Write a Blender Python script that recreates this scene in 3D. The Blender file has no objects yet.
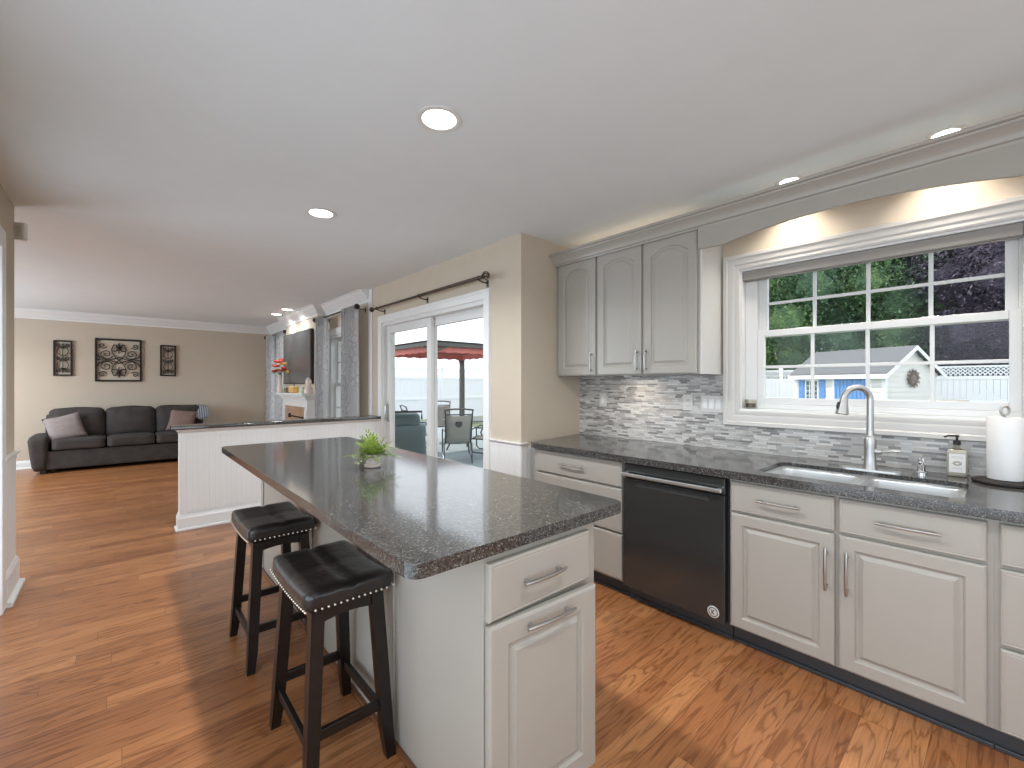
import bpy, bmesh, math, random
from mathutils import Vector, Matrix
from math import sin, cos, pi, radians, atan, sqrt
C = bpy.context.scene.collection
SC = bpy.context.scene
random.seed(7)

# ------------------------------------------------------------------ camera, sky, sun, exposure
# world: +Y runs along the window wall away from the camera, +X is towards the window wall
F = 440.0; A = atan(390 / 440); CA = cos(A); SA = sin(A); H = 1.36
cam = bpy.data.cameras.new('camera'); cam.sensor_width = 36; cam.lens = F / 1024 * 36
cam.clip_start = 0.05; cam.clip_end = 200
camo = bpy.data.objects.new('camera', cam); C.objects.link(camo)
camo.location = (0, 0, H); camo.rotation_euler = (pi / 2, 0, -A); SC.camera = camo

SC.view_settings.view_transform = 'Standard'; SC.view_settings.look = 'None'
SC.view_settings.gamma = 1; SC.view_settings.exposure = 0.1
SC.view_settings.use_curve_mapping = False
SC.cycles.use_denoising = True
SC.cycles.max_bounces = 10; SC.cycles.diffuse_bounces = 5; SC.cycles.glossy_bounces = 5
SC.cycles.transparent_max_bounces = 12; SC.cycles.sample_clamp_indirect = 6
SC.cycles.caustics_reflective = False; SC.cycles.caustics_refractive = False

wd = bpy.data.worlds.new('world'); SC.world = wd; wd.use_nodes = True
bg = wd.node_tree.nodes['Background']
bg.inputs[0].default_value = (0.86, 0.93, 1.0, 1); bg.inputs[1].default_value = 2.0

def lamp(name, kind, loc, rot, energy, col=(1, 1, 1), size=None, sy=None, shape=None, spread=None, parent=None):
    l = bpy.data.lights.new(name, kind); l.energy = energy; l.color = col
    if size: l.size = size
    if shape: l.shape = shape
    if sy: l.shape = 'RECTANGLE'; l.size_y = sy
    if spread: l.spread = spread
    o = bpy.data.objects.new(name, l); C.objects.link(o); o.location = loc; o.rotation_euler = rot
    if parent: o.parent = parent
    return o
su = lamp('sun', 'SUN', (0, 0, 20), (0, 0, 0), 4.5, (1, 0.96, 0.9)); su.data.angle = radians(2)
su.rotation_euler = Vector((0.0, 0.85, 0.75)).to_track_quat('Z', 'Y').to_euler()
CAN_W = 24; WARM = (0.94, 0.98, 1.0)
FILL_COL = (0.70, 0.86, 1.0)  # cool tint of the added fill lamps
# unseen fill lamps added behind and beside the camera and in the living room
lamp('fill_back', 'AREA', (1.3, -2.50, 1.5), (radians(90), 0, 0), 4, FILL_COL, 2.4, 1.5)
lamp('fill_left', 'AREA', (-.60, 0, 1.2), (0, radians(-90), 0), 42, FILL_COL, 1.8, 4.3)
lamp('fill_doorway', 'AREA', (-.60, 3.48, 1.1), (0, radians(-90), 0), 8, FILL_COL, 2.0, .8)
lamp('fill_living', 'AREA', (-3.9, 8.0, 1.4), (0, radians(-90), 0), 150, FILL_COL, 1.5, 2.6)

# ------------------------------------------------------------------ materials
def rowshift(nt, xs, ys, row, amt):
    """vector whose x is shifted by a random amount per row"""
    d = nt.nodes.new('ShaderNodeMath'); d.operation = 'DIVIDE'; d.inputs[1].default_value = row; nt.links.new(ys, d.inputs[0])
    f = nt.nodes.new('ShaderNodeMath'); f.operation = 'FLOOR'; nt.links.new(d.outputs[0], f.inputs[0])
    w = nt.nodes.new('ShaderNodeTexWhiteNoise'); w.noise_dimensions = '1D'; nt.links.new(f.outputs[0], w.inputs['W'])
    m = nt.nodes.new('ShaderNodeMath'); m.operation = 'MULTIPLY_ADD'; m.inputs[1].default_value = amt; nt.links.new(w.outputs['Value'], m.inputs[0]); nt.links.new(xs, m.inputs[2])
    c = nt.nodes.new('ShaderNodeCombineXYZ'); nt.links.new(m.outputs[0], c.inputs[0]); nt.links.new(ys, c.inputs[1]); return c.outputs[0]
def NT(name):
    m = bpy.data.materials.new(name); m.use_nodes = True
    nt = m.node_tree; return m, nt, nt.nodes['Principled BSDF']
def nd(nt, t, **k):
    n = nt.nodes.new(t)
    for a, b in k.items():
        if a in n.inputs.keys() if hasattr(n.inputs, 'keys') else False: n.inputs[a].default_value = b
        else: setattr(n, a, b)
    return n
def coords(nt, scale=(1, 1, 1), rot=(0, 0, 0), kind='Object'):
    tc = nt.nodes.new('ShaderNodeTexCoord'); mp = nt.nodes.new('ShaderNodeMapping')
    mp.inputs['Scale'].default_value = scale; mp.inputs['Rotation'].default_value = rot
    nt.links.new(tc.outputs[kind], mp.inputs[0]); return mp.outputs[0]
def ramp(nt, fac, stops, interp='LINEAR'):
    r = nt.nodes.new('ShaderNodeValToRGB'); r.color_ramp.interpolation = interp
    e = r.color_ramp.elements
    e[0].position, e[0].color = stops[0][0], (*stops[0][1], 1)
    e[1].position, e[1].color = stops[-1][0], (*stops[-1][1], 1)
    for p, c in stops[1:-1]:
        x = e.new(p); x.color = (*c, 1)
    nt.links.new(fac, r.inputs[0]); return r.outputs[0]
def noise(nt, vec, scale, detail=3, rough=0.5, dist=0):
    n = nt.nodes.new('ShaderNodeTexNoise'); n.inputs['Scale'].default_value = scale
    n.inputs['Detail'].default_value = detail; n.inputs['Roughness'].default_value = rough
    n.inputs['Distortion'].default_value = dist
    if vec: nt.links.new(vec, n.inputs['Vector'])
    return n.outputs['Fac']
def mix(nt, fac, a, b, mode='MIX'):
    m = nt.nodes.new('ShaderNodeMix'); m.data_type = 'RGBA'; m.blend_type = mode
    for sock, v in ((m.inputs[0], fac), (m.inputs[6], a), (m.inputs[7], b)):
        if isinstance(v, (int, float)): sock.default_value = v
        elif isinstance(v, tuple): sock.default_value = (*v, 1)
        else: nt.links.new(v, sock)
    return m.outputs[2]
def bump(nt, p, h, strength, dist=0.002):
    b = nt.nodes.new('ShaderNodeBump'); b.inputs['Strength'].default_value = strength
    b.inputs['Distance'].default_value = dist
    nt.links.new(h, b.inputs['Height']); nt.links.new(b.outputs[0], p.inputs['Normal'])
def paint(name, col, rough=0.5, var=0.04, bs=0.0, scale=6, metal=0, coat=0, spec=None):
    m, nt, p = NT(name); v = coords(nt)
    n = noise(nt, v, scale, 4)
    a = tuple(c * (1 - var) for c in col); b = tuple(min(1, c * (1 + var)) for c in col)
    nt.links.new(ramp(nt, n, [(0.3, a), (0.7, b)]), p.inputs['Base Color'])
    p.inputs['Roughness'].default_value = rough; p.inputs['Metallic'].default_value = metal
    p.inputs['Coat Weight'].default_value = coat
    if spec is not None: p.inputs['Specular IOR Level'].default_value = spec
    if bs: bump(nt, p, noise(nt, v, scale * 40, 2), bs, 0.001)
    return m
def emit(name, col, s):
    m, nt, p = NT(name); p.inputs['Base Color'].default_value = (*col, 1)
    p.inputs['Emission Color'].default_value = (*col, 1); p.inputs['Emission Strength'].default_value = s
    return m
M = {}
M['ceiling'] = paint('ceiling_paint', (0.77, 0.825, 0.85), 0.9, 0.01, 0.05)
M['wall'] = paint('beige_wall_paint', (0.535, 0.455, 0.36), 0.85, 0.015, 0.05)
M['white'] = paint('white_trim_paint', (0.74, 0.735, 0.72), 0.4, 0.01)
M['wintrim'] = paint('greige_white_casing_paint', (0.56, 0.535, 0.505), 0.4, 0.01)
M['vinyl'] = paint('white_vinyl', (0.68, 0.675, 0.66), 0.35, 0.01)
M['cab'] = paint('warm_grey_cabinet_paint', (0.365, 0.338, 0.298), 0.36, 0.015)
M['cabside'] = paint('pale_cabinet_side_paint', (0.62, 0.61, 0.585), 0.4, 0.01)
M['gap'] = paint('dark_gap', (0.03, 0.03, 0.03), 0.8)
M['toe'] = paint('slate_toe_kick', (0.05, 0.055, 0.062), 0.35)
M['nickel'] = paint('brushed_nickel', (0.46, 0.45, 0.44), 0.36, 0.03, metal=1)
M['chrome'] = paint('polished_chrome', (0.75, 0.75, 0.75), 0.1, 0.01, metal=1)
M['steel'] = paint('satin_stainless_steel', (0.68, 0.68, 0.67), 0.3, 0.04, metal=0.9)
M['bronze'] = paint('dark_bronze', (0.09, 0.07, 0.055), 0.35, 0.1, metal=0.8)
M['iron'] = paint('black_iron', (0.018, 0.013, 0.011), 0.5, 0.1, metal=0.3)
M['blackwood'] = paint('espresso_wood', (0.008, 0.005, 0.004), 0.32, 0.4, scale=20)
M['shoe'] = paint('brown_shoe_moulding', (0.16, 0.06, 0.025), 0.4, 0.2)
M['brass'] = paint('brass_nailheads', (0.75, 0.66, 0.55), 0.3, 0.02, metal=0.8)
M['sofa'] = paint('charcoal_sofa_fabric', (0.042, 0.034, 0.03), 0.85, 0.25, 0.4, 9)
M['pillow'] = paint('mauve_grey_pillow_fabric', (0.27, 0.225, 0.21), 0.9, 0.12, 0.4, 14)
M['pinkpillow'] = paint('dusty_pink_pillow_fabric', (0.2, 0.13, 0.11), 0.9, 0.12, 0.4, 14)
M['towel'] = paint('white_paper', (0.78, 0.76, 0.74), 0.9, 0.02, 0.6, 12)
M['plate'] = paint('outlet_plastic', (0.62, 0.59, 0.56), 0.4, 0.01)
M['slot'] = paint('outlet_slot', (0.12, 0.11, 0.1), 0.5)
M['pot'] = paint('cream_ceramic', (0.6, 0.52, 0.47), 0.4, 0.03)
M['soil'] = paint('dark_soil', (0.05, 0.03, 0.015), 0.9)
M['shade'] = paint('taupe_roller_shade', (0.27, 0.255, 0.235), 0.7, 0.04)
M['bezel'] = paint('tv_bezel', (0.015, 0.012, 0.014), 0.4)
M['screen'] = paint('tv_screen', (0.1, 0.1, 0.1), 0.25, 0.01)
M['canopy'] = paint('red_canopy_cloth', (0.62, 0.19, 0.16), 0.8, 0.06)
M['roofmetal'] = paint('gazebo_dark_frame', (0.07, 0.065, 0.06), 0.5, 0.1)
M['patio_metal'] = paint('patio_chair_metal', (0.05, 0.055, 0.06), 0.4, 0.1, metal=0.3)
M['sling'] = paint('patio_sling_mesh', (0.30, 0.29, 0.26), 0.8, 0.08)
M['grill'] = paint('grill_cover_cloth', (0.06, 0.1, 0.11), 0.7, 0.1)
M['patio'] = paint('patio_concrete', (0.2, 0.245, 0.255), 0.8, 0.1)
M['fence'] = paint('white_vinyl_fence_plastic', (0.85, 0.87, 0.9), 0.5, 0.02)
M['blue'] = paint('blue_shed_paint', (0.13, 0.3, 0.62), 0.5, 0.04)
M['roof'] = paint('grey_shingle', (0.1, 0.105, 0.11), 0.8, 0.3, 0.2, 20)
M['bark'] = paint('tree_bark', (0.05, 0.045, 0.035), 0.9, 0.3)
M['rust'] = paint('rusty_metal', (0.16, 0.12, 0.1), 0.6, 0.2, metal=0.2)
M['orange'] = paint('pumpkin_skin', (0.8, 0.5, 0.16), 0.5, 0.1)
M['red'] = paint('red_petals', (0.5, 0.05, 0.03), 0.6, 0.2)
M['yellow'] = paint('yellow_petals', (0.75, 0.4, 0.05), 0.6, 0.2)
M['pink'] = paint('pale_pink_glaze', (0.72, 0.58, 0.53), 0.3, 0.03)
M['box'] = paint('tan_plastic', (0.42, 0.37, 0.3), 0.6)
M['tin'] = paint('dark_tealight_tray', (0.03, 0.03, 0.03), 0.4)
M['lens'] = emit('lamp_lens', (1.0, 0.95, 0.88), 9)

# beadboard / siding handled in mesh; wood floor
m, nt, p = NT('oak_plank_floor'); v = coords(nt)
br = nt.nodes.new('ShaderNodeTexBrick'); br.offset = 0; br.squash = 1
sep = nt.nodes.new('ShaderNodeSeparateXYZ'); nt.links.new(v, sep.inputs[0])
nt.links.new(rowshift(nt, sep.outputs[0], sep.outputs[1], 0.1, 7.3), br.inputs['Vector'])
for k, x in (('Scale', 1), ('Mortar Size', 0.0009), ('Mortar Smooth', 0.2), ('Bias', 0), ('Brick Width', 1.15), ('Row Height', 0.1)):
    br.inputs[k].default_value = x
br.inputs['Color1'].default_value = (0, 0, 0, 1); br.inputs['Color2'].default_value = (1, 1, 1, 1)
br.inputs['Mortar'].default_value = (0.3, 0.3, 0.3, 1)
tone = ramp(nt, br.outputs['Color'], [(0, (0.275, 0.105, 0.04)), (0.3, (0.325, 0.13, 0.049)), (0.65, (0.37, 0.152, 0.058)), (1, (0.44, 0.195, 0.078))])
# grain: stretched noise warped per plank
sep = nt.nodes.new('ShaderNodeSeparateXYZ'); nt.links.new(v, sep.inputs[0])
ad = nt.nodes.new('ShaderNodeMath'); ad.operation = 'MULTIPLY_ADD'; ad.inputs[1].default_value = 7.0
nt.links.new(br.outputs['Color'], ad.inputs[0]); nt.links.new(sep.outputs[0], ad.inputs[2])
cmb = nt.nodes.new('ShaderNodeCombineXYZ'); nt.links.new(ad.outputs[0], cmb.inputs[0]); nt.links.new(sep.outputs[1], cmb.inputs[1])
mp = nt.nodes.new('ShaderNodeMapping'); mp.inputs['Scale'].default_value = (1.1, 11, 1); nt.links.new(cmb.outputs[0], mp.inputs[0])
wv = nt.nodes.new('ShaderNodeTexNoise'); wv.inputs['Scale'].default_value = 1.6; wv.inputs['Detail'].default_value = 2; wv.inputs['Distortion'].default_value = 0.8
nt.links.new(mp.outputs[0], wv.inputs['Vector'])
mm = nt.nodes.new('ShaderNodeMath'); mm.operation = 'MULTIPLY'; mm.inputs[1].default_value = 30; nt.links.new(wv.outputs['Fac'], mm.inputs[0])
sn = nt.nodes.new('ShaderNodeMath'); sn.operation = 'SINE'; nt.links.new(mm.outputs[0], sn.inputs[0])
sn2 = nt.nodes.new('ShaderNodeMath'); sn2.operation = 'MULTIPLY_ADD'; sn2.inputs[1].default_value = .5; sn2.inputs[2].default_value = .5; nt.links.new(sn.outputs[0], sn2.inputs[0])
g1 = ramp(nt, sn2.outputs[0], [(0.0, (0.5, 0.42, 0.36)), (0.16, (0.78, 0.74, 0.7)), (0.4, (0.97, 0.97, 0.97)), (1, (1.04, 1.04, 1.04))])
mp2 = nt.nodes.new('ShaderNodeMapping'); mp2.inputs['Scale'].default_value = (5, 160, 1); nt.links.new(cmb.outputs[0], mp2.inputs[0])
g2 = ramp(nt, noise(nt, mp2.outputs[0], 1.5, 3), [(0.3, (0.72, 0.72, 0.72)), (0.65, (1.08, 1.08, 1.08))])
c1 = mix(nt, 0.7, tone, g1, 'MULTIPLY'); c2 = mix(nt, 0.8, c1, g2, 'MULTIPLY')
c3 = mix(nt, br.outputs['Fac'], c2, (0.14, 0.055, 0.022))
nt.links.new(c3, p.inputs['Base Color']); p.inputs['Roughness'].default_value = 0.3
p.inputs['Specular IOR Level'].default_value = 0.45
bump(nt, p, g2, 0.12, 0.0006); M['floor'] = m

# speckled granite
m, nt, p = NT('grey_speckled_granite'); v = coords(nt)
v1 = nt.nodes.new('ShaderNodeTexVoronoi'); v1.inputs['Scale'].default_value = 270; nt.links.new(v, v1.inputs['Vector'])
sp = nt.nodes.new('ShaderNodeSeparateColor'); nt.links.new(v1.outputs['Color'], sp.inputs[0])
base = ramp(nt, sp.outputs[0], [(0, (0.022, 0.0215, 0.021)), (0.28, (0.045, 0.044, 0.042)), (0.55, (0.072, 0.07, 0.067)), (0.82, (0.12, 0.116, 0.112)), (0.975, (0.21, 0.205, 0.2))], 'CONSTANT')
big = ramp(nt, noise(nt, v, 90, 3), [(0.35, (0.7, 0.7, 0.7)), (0.65, (1.25, 1.22, 1.18))])
nt.links.new(mix(nt, 1.0, base, big, 'MULTIPLY'), p.inputs['Base Color'])
p.inputs['Roughness'].default_value = 0.1; p.inputs['Specular IOR Level'].default_value = 0.85
M['granite'] = m

# linear mosaic backsplash
m, nt, p = NT('linear_stone_mosaic'); v = coords(nt, rot=(0, 0, 0))
sep = nt.nodes.new('ShaderNodeSeparateXYZ'); nt.links.new(v, sep.inputs[0])
cmb = nt.nodes.new('ShaderNodeCombineXYZ'); nt.links.new(sep.outputs[1], cmb.inputs[0]); nt.links.new(sep.outputs[2], cmb.inputs[1])
cols = []
rsv = rowshift(nt, sep.outputs[1], sep.outputs[2], 0.0135, 3.7)
for bw, off in ((0.085, 0), (0.052, 0)):
    b = nt.nodes.new('ShaderNodeTexBrick'); b.offset = 0
    b.inputs['Scale'].default_value = 1; b.inputs['Mortar Size'].default_value = 0.0009
    b.inputs['Brick Width'].default_value = bw; b.inputs['Row Height'].default_value = 0.0135
    b.inputs['Color1'].default_value = (0, 0, 0, 1); b.inputs['Color2'].default_value = (1, 1, 1, 1); b.inputs['Mortar'].default_value = (0.6, 0.6, 0.6, 1)
    nt.links.new(rsv, b.inputs['Vector']); cols.append(b)
st = [(0, (0.2, 0.19, 0.185)), (0.1, (0.3, 0.285, 0.27)), (0.25, (0.42, 0.4, 0.38)), (0.5, (0.55, 0.53, 0.505)), (0.75, (0.62, 0.6, 0.57)), (0.9, (0.48, 0.44, 0.4))]
ca = ramp(nt, cols[0].outputs['Color'], st, 'CONSTANT'); cb = ramp(nt, cols[1].outputs['Color'], st, 'CONSTANT')
rowsel = nt.nodes.new('ShaderNodeMath'); rowsel.operation = 'MULTIPLY'; rowsel.inputs[1].default_value = 0.5 / 0.0135
nt.links.new(sep.outputs[2], rowsel.inputs[0])
fr = nt.nodes.new('ShaderNodeMath'); fr.operation = 'FRACT'; nt.links.new(rowsel.outputs[0], fr.inputs[0])
gt = nt.nodes.new('ShaderNodeMath'); gt.operation = 'GREATER_THAN'; gt.inputs[1].default_value = 0.5; nt.links.new(fr.outputs[0], gt.inputs[0])
cc = mix(nt, gt.outputs[0], ca, cb)
mf = mix(nt, gt.outputs[0], cols[0].outputs['Fac'], cols[1].outputs['Fac'])
strk = ramp(nt, noise(nt, coords(nt, (1, 25, 120)), 1.2, 3), [(0.3, (0.85, 0.85, 0.85)), (0.7, (1.1, 1.1, 1.1))])
cc = mix(nt, 0.8, cc, strk, 'MULTIPLY')
nt.links.new(mix(nt, mf, cc, (0.36, 0.34, 0.32)), p.inputs['Base Color'])
p.inputs['Roughness'].default_value = 0.3
inv = nt.nodes.new('ShaderNodeInvert'); nt.links.new(mf, inv.inputs[1]); bump(nt, p, inv.outputs[0], 0.4, 0.001)
M['mosaic'] = m

# black stainless, leather
m, nt, p = NT('black_stainless'); v = coords(nt, (1, 300, 2))
nt.links.new(ramp(nt, noise(nt, v, 1.5, 2), [(0.3, (0.085, 0.09, 0.092)), (0.7, (0.105, 0.108, 0.108))]), p.inputs['Base Color'])
p.inputs['Metallic'].default_value = 0.75; p.inputs['Roughness'].default_value = 0.16; M['dw'] = m
m, nt, p = NT('black_leather'); v = coords(nt)
nt.links.new(ramp(nt, noise(nt, v, 9, 3), [(0.3, (0.009, 0.007, 0.007)), (0.7, (0.02, 0.016, 0.014))]), p.inputs['Base Color'])
p.inputs['Roughness'].default_value = 0.3; p.inputs['Specular IOR Level'].default_value = 0.6
bump(nt, p, noise(nt, v, 28, 4), 0.35, 0.006); M['leather'] = m

# clear glass: thin pane
def glass(name, tint=(1, 1, 1), refl=1.0):
    m = bpy.data.materials.new(name); m.use_nodes = True; nt = m.node_tree
    for n in list(nt.nodes): nt.nodes.remove(n)
    o = nt.nodes.new('ShaderNodeOutputMaterial'); t = nt.nodes.new('ShaderNodeBsdfTransparent'); g = nt.nodes.new('ShaderNodeBsdfGlossy')
    g.inputs['Roughness'].default_value = 0.02; t.inputs[0].default_value = (*tint, 1)
    fr = nt.nodes.new('ShaderNodeLayerWeight'); pw = nt.nodes.new('ShaderNodeMath'); pw.operation = 'POWER'; pw.inputs[1].default_value = 5
    nt.links.new(fr.outputs['Facing'], pw.inputs[0])
    mu = nt.nodes.new('ShaderNodeMath'); mu.operation = 'MULTIPLY_ADD'; mu.inputs[1].default_value = .6 * refl; mu.inputs[2].default_value = .009 * refl; nt.links.new(pw.outputs[0], mu.inputs[0])
    mx = nt.nodes.new('ShaderNodeMixShader'); nt.links.new(mu.outputs[0], mx.inputs[0])
    nt.links.new(t.outputs[0], mx.inputs[1]); nt.links.new(g.outputs[0], mx.inputs[2]); nt.links.new(mx.outputs[0], o.inputs[0])
    return m
M['glass'] = glass('window_glass'); M['jarglass'] = glass('jar_glass', (0.86, 0.85, 0.8), 2.0)

# curtain: translucent white with grey vine print
m, nt, p = NT('printed_curtain_cloth'); v = coords(nt, (1, 1, 0.7))
vo = nt.nodes.new('ShaderNodeTexVoronoi'); vo.feature = 'DISTANCE_TO_EDGE'; vo.inputs['Scale'].default_value = 13; nt.links.new(v, vo.inputs['Vector'])
n2 = noise(nt, v, 7, 2)
a = ramp(nt, vo.outputs['Distance'], [(0.03, (0.64, 0.64, 0.65)), (0.1, (0.87, 0.87, 0.87))])
colr = mix(nt, ramp(nt, n2, [(0.45, (0, 0, 0)), (0.55, (1, 1, 1))]), (0.8, 0.8, 0.8), a)
nt.links.new(colr, p.inputs['Base Color']); p.inputs['Roughness'].default_value = 0.9
tr = nt.nodes.new('ShaderNodeBsdfTranslucent'); nt.links.new(colr, tr.inputs[0])
mx = nt.nodes.new('ShaderNodeMixShader'); mx.inputs[0].default_value = 0.6
nt.links.new(p.outputs[0], mx.inputs[1]); nt.links.new(tr.outputs[0], mx.inputs[2]); nt.links.new(mx.outputs[0], nt.nodes['Material Output'].inputs[0])
M['curtain'] = m

def leafmat(name, c0, c1, c2, scale=1.2):
    m, nt, p = NT(name); v = coords(nt)
    n = noise(nt, v, scale, 4, 0.7)
    col = ramp(nt, n, [(0.3, c0), (0.5, c1), (0.7, c2)])
    nt.links.new(col, p.inputs['Base Color']); p.inputs['Roughness'].default_value = 0.6
    p.inputs['Specular IOR Level'].default_value = 0.25
    tr = nt.nodes.new('ShaderNodeBsdfTranslucent'); nt.links.new(col, tr.inputs[0])
    mx = nt.nodes.new('ShaderNodeMixShader'); mx.inputs[0].default_value = 0.3
    nt.links.new(p.outputs[0], mx.inputs[1]); nt.links.new(tr.outputs[0], mx.inputs[2]); nt.links.new(mx.outputs[0], nt.nodes['Material Output'].inputs[0])
    return m
M['leaf'] = leafmat('green_leaves', (0.11, 0.19, 0.12), (0.22, 0.36, 0.19), (0.46, 0.6, 0.24))
M['leafd'] = leafmat('deep_green_leaves', (0.1, 0.175, 0.13), (0.19, 0.31, 0.2), (0.33, 0.47, 0.25))
M['leafp'] = leafmat('purple_leaves', (0.085, 0.075, 0.1), (0.16, 0.14, 0.19), (0.29, 0.25, 0.33))
M['fern'] = leafmat('fern_fronds', (0.07, 0.12, 0.025), (0.2, 0.29, 0.05), (0.42, 0.48, 0.13), 60)
M['grass'] = paint('lawn_grass', (0.09, 0.12, 0.06), 0.9, 0.3, 0, 3)
m, nt, p = NT('travertine_tile'); v = coords(nt)
nt.links.new(ramp(nt, noise(nt, v, 14, 5, 0.7), [(0.35, (0.3, 0.16, 0.085)), (0.55, (0.48, 0.3, 0.19)), (0.7, (0.6, 0.42, 0.29))]), p.inputs['Base Color'])
p.inputs['Roughness'].default_value = 0.3; M['stone'] = m
m, nt, p = NT('striped_throw_cloth'); v = coords(nt, (1, 1, 1))
wv = nt.nodes.new('ShaderNodeTexWave'); wv.inputs['Scale'].default_value = 9; wv.inputs['Distortion'].default_value = 1; nt.links.new(v, wv.inputs['Vector'])
nt.links.new(ramp(nt, wv.outputs['Fac'], [(0.3, (0.1, 0.14, 0.22)), (0.6, (0.42, 0.42, 0.44))]), p.inputs['Base Color']); M['throw'] = m
m, nt, p = NT('clear_soap'); p.inputs['Base Color'].default_value = (0.85, 0.8, 0.66, 1); p.inputs['Roughness'].default_value = 0.15
p.inputs['Transmission Weight'].default_value = 0.55; p.inputs['IOR'].default_value = 1.3; M['soap'] = m
# siding with clapboard lines is real geometry; cream colour
M['siding'] = paint('cream_vinyl_siding', (0.74, 0.72, 0.7), 0.6, 0.02)

# ------------------------------------------------------------------ mesh helpers
def NB(): return bmesh.new()
def box(bm, x0, x1, y0, y1, z0, z1, bev=0.0, seg=2, mat=None):
    vs = [bm.verts.new((x, y, z)) for x in (x0, x1) for y in (y0, y1) for z in (z0, z1)]
    fs = [(0, 1, 3, 2), (4, 6, 7, 5), (0, 4, 5, 1), (2, 3, 7, 6), (0, 2, 6, 4), (1, 5, 7, 3)]
    faces = [bm.faces.new([vs[i] for i in f]) for f in fs]
    if mat is not None: bmesh.ops.transform(bm, matrix=mat, verts=vs)
    if bev:
        es = list({e for f in faces for e in f.edges})
        bmesh.ops.bevel(bm, geom=es, offset=bev, segments=seg, affect='EDGES', profile=0.5, clamp_overlap=True)
def prism(bm, pts, d, axis='Z', lo=0.0):
    """extrude closed 2-D polygon pts by [lo, lo+d] along axis (pts in the other two coordinates, in xyz order)"""
    def mk(p, h):
        return {'Z': (p[0], p[1], h), 'Y': (p[0], h, p[1]), 'X': (h, p[0], p[1])}[axis]
    a = [bm.verts.new(mk(p, lo)) for p in pts]; b = [bm.verts.new(mk(p, lo + d)) for p in pts]
    n = len(pts)
    bm.faces.new(a[::-1]); bm.faces.new(b)
    for i in range(n): bm.faces.new((a[i], a[(i + 1) % n], b[(i + 1) % n], b[i]))
def frame_basis(t, up=None):
    t = t.normalized(); up = up or Vector((0, 0, 1))
    if abs(t.dot(up)) > 0.98: up = Vector((1, 0, 0))
    s = t.cross(up).normalized(); return s, s.cross(t).normalized()
def tube(bm, pts, r, n=10, caps=True, flat=1.0, closed=False):
    pts = [Vector(p) for p in pts]; rings = []; N = len(pts)
    prev = None
    for i, p in enumerate(pts):
        if closed: t = pts[(i + 1) % N] - pts[i - 1]
        else: t = (pts[min(i + 1, N - 1)] - pts[max(i - 1, 0)])
        if t.length < 1e-9: t = Vector((0, 0, 1))
        t.normalize()
        if prev is None: s, u = frame_basis(t)
        else:
            s = (prev - t * prev.dot(t))
            s = s.normalized() if s.length > 1e-6 else frame_basis(t)[0]
            u = s.cross(t).normalized()
        prev = s
        rr = r[i] if isinstance(r, (list, tuple)) else r
        rings.append([bm.verts.new(p + s * cos(2 * pi * k / n) * rr + u * sin(2 * pi * k / n) * rr * flat) for k in range(n)])
    m = N if closed else N - 1
    for i in range(m):
        a, b = rings[i], rings[(i + 1) % N]
        for k in range(n): bm.faces.new((a[k], a[(k + 1) % n], b[(k + 1) % n], b[k]))
    if caps and not closed: bm.faces.new(rings[0][::-1]); bm.faces.new(rings[-1])
def lathe(bm, prof, c=(0, 0, 0), n=24, axis='Z', cap=True):
    rings = []
    for r, h in prof:
        ring = []
        for k in range(n):
            a = 2 * pi * k / n; x, y = cos(a) * r, sin(a) * r
            q = {'Z': (x, y, h), 'Y': (x, h, y), 'X': (h, x, y)}[axis]
            ring.append(bm.verts.new((q[0] + c[0], q[1] + c[1], q[2] + c[2])))
        rings.append(ring)
    for a, b in zip(rings, rings[1:]):
        for k in range(n): bm.faces.new((a[k], a[(k + 1) % n], b[(k + 1) % n], b[k]))
    if cap: bm.faces.new(rings[0][::-1]); bm.faces.new(rings[-1])
def sweep(bm, pts, prof, up, closed=False):
    """profile (a, b): a along side = tangent x up (mitred), b along up"""
    pts = [Vector(p) for p in pts]; up = Vector(up); N = len(pts); rings = []
    for i, p in enumerate(pts):
        ts = []
        if closed or i > 0: ts.append((p - pts[i - 1]).normalized())
        if closed or i < N - 1: ts.append((pts[(i + 1) % N] - p).normalized())
        ss = [t.cross(up).normalized() for t in ts]
        s = sum(ss, Vector()) / len(ss); s = s / max(s.length_squared, 1e-6)
        rings.append([bm.verts.new(p + s * a + up * b) for a, b in prof])
    n = len(prof)
    for i in range(N if closed else N - 1):
        a, b = rings[i], rings[(i + 1) % N]
        for k in range(n): bm.faces.new((a[k], a[(k + 1) % n], b[(k + 1) % n], b[k]))
    if not closed: bm.faces.new(rings[0][::-1]); bm.faces.new(rings[-1])
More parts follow.
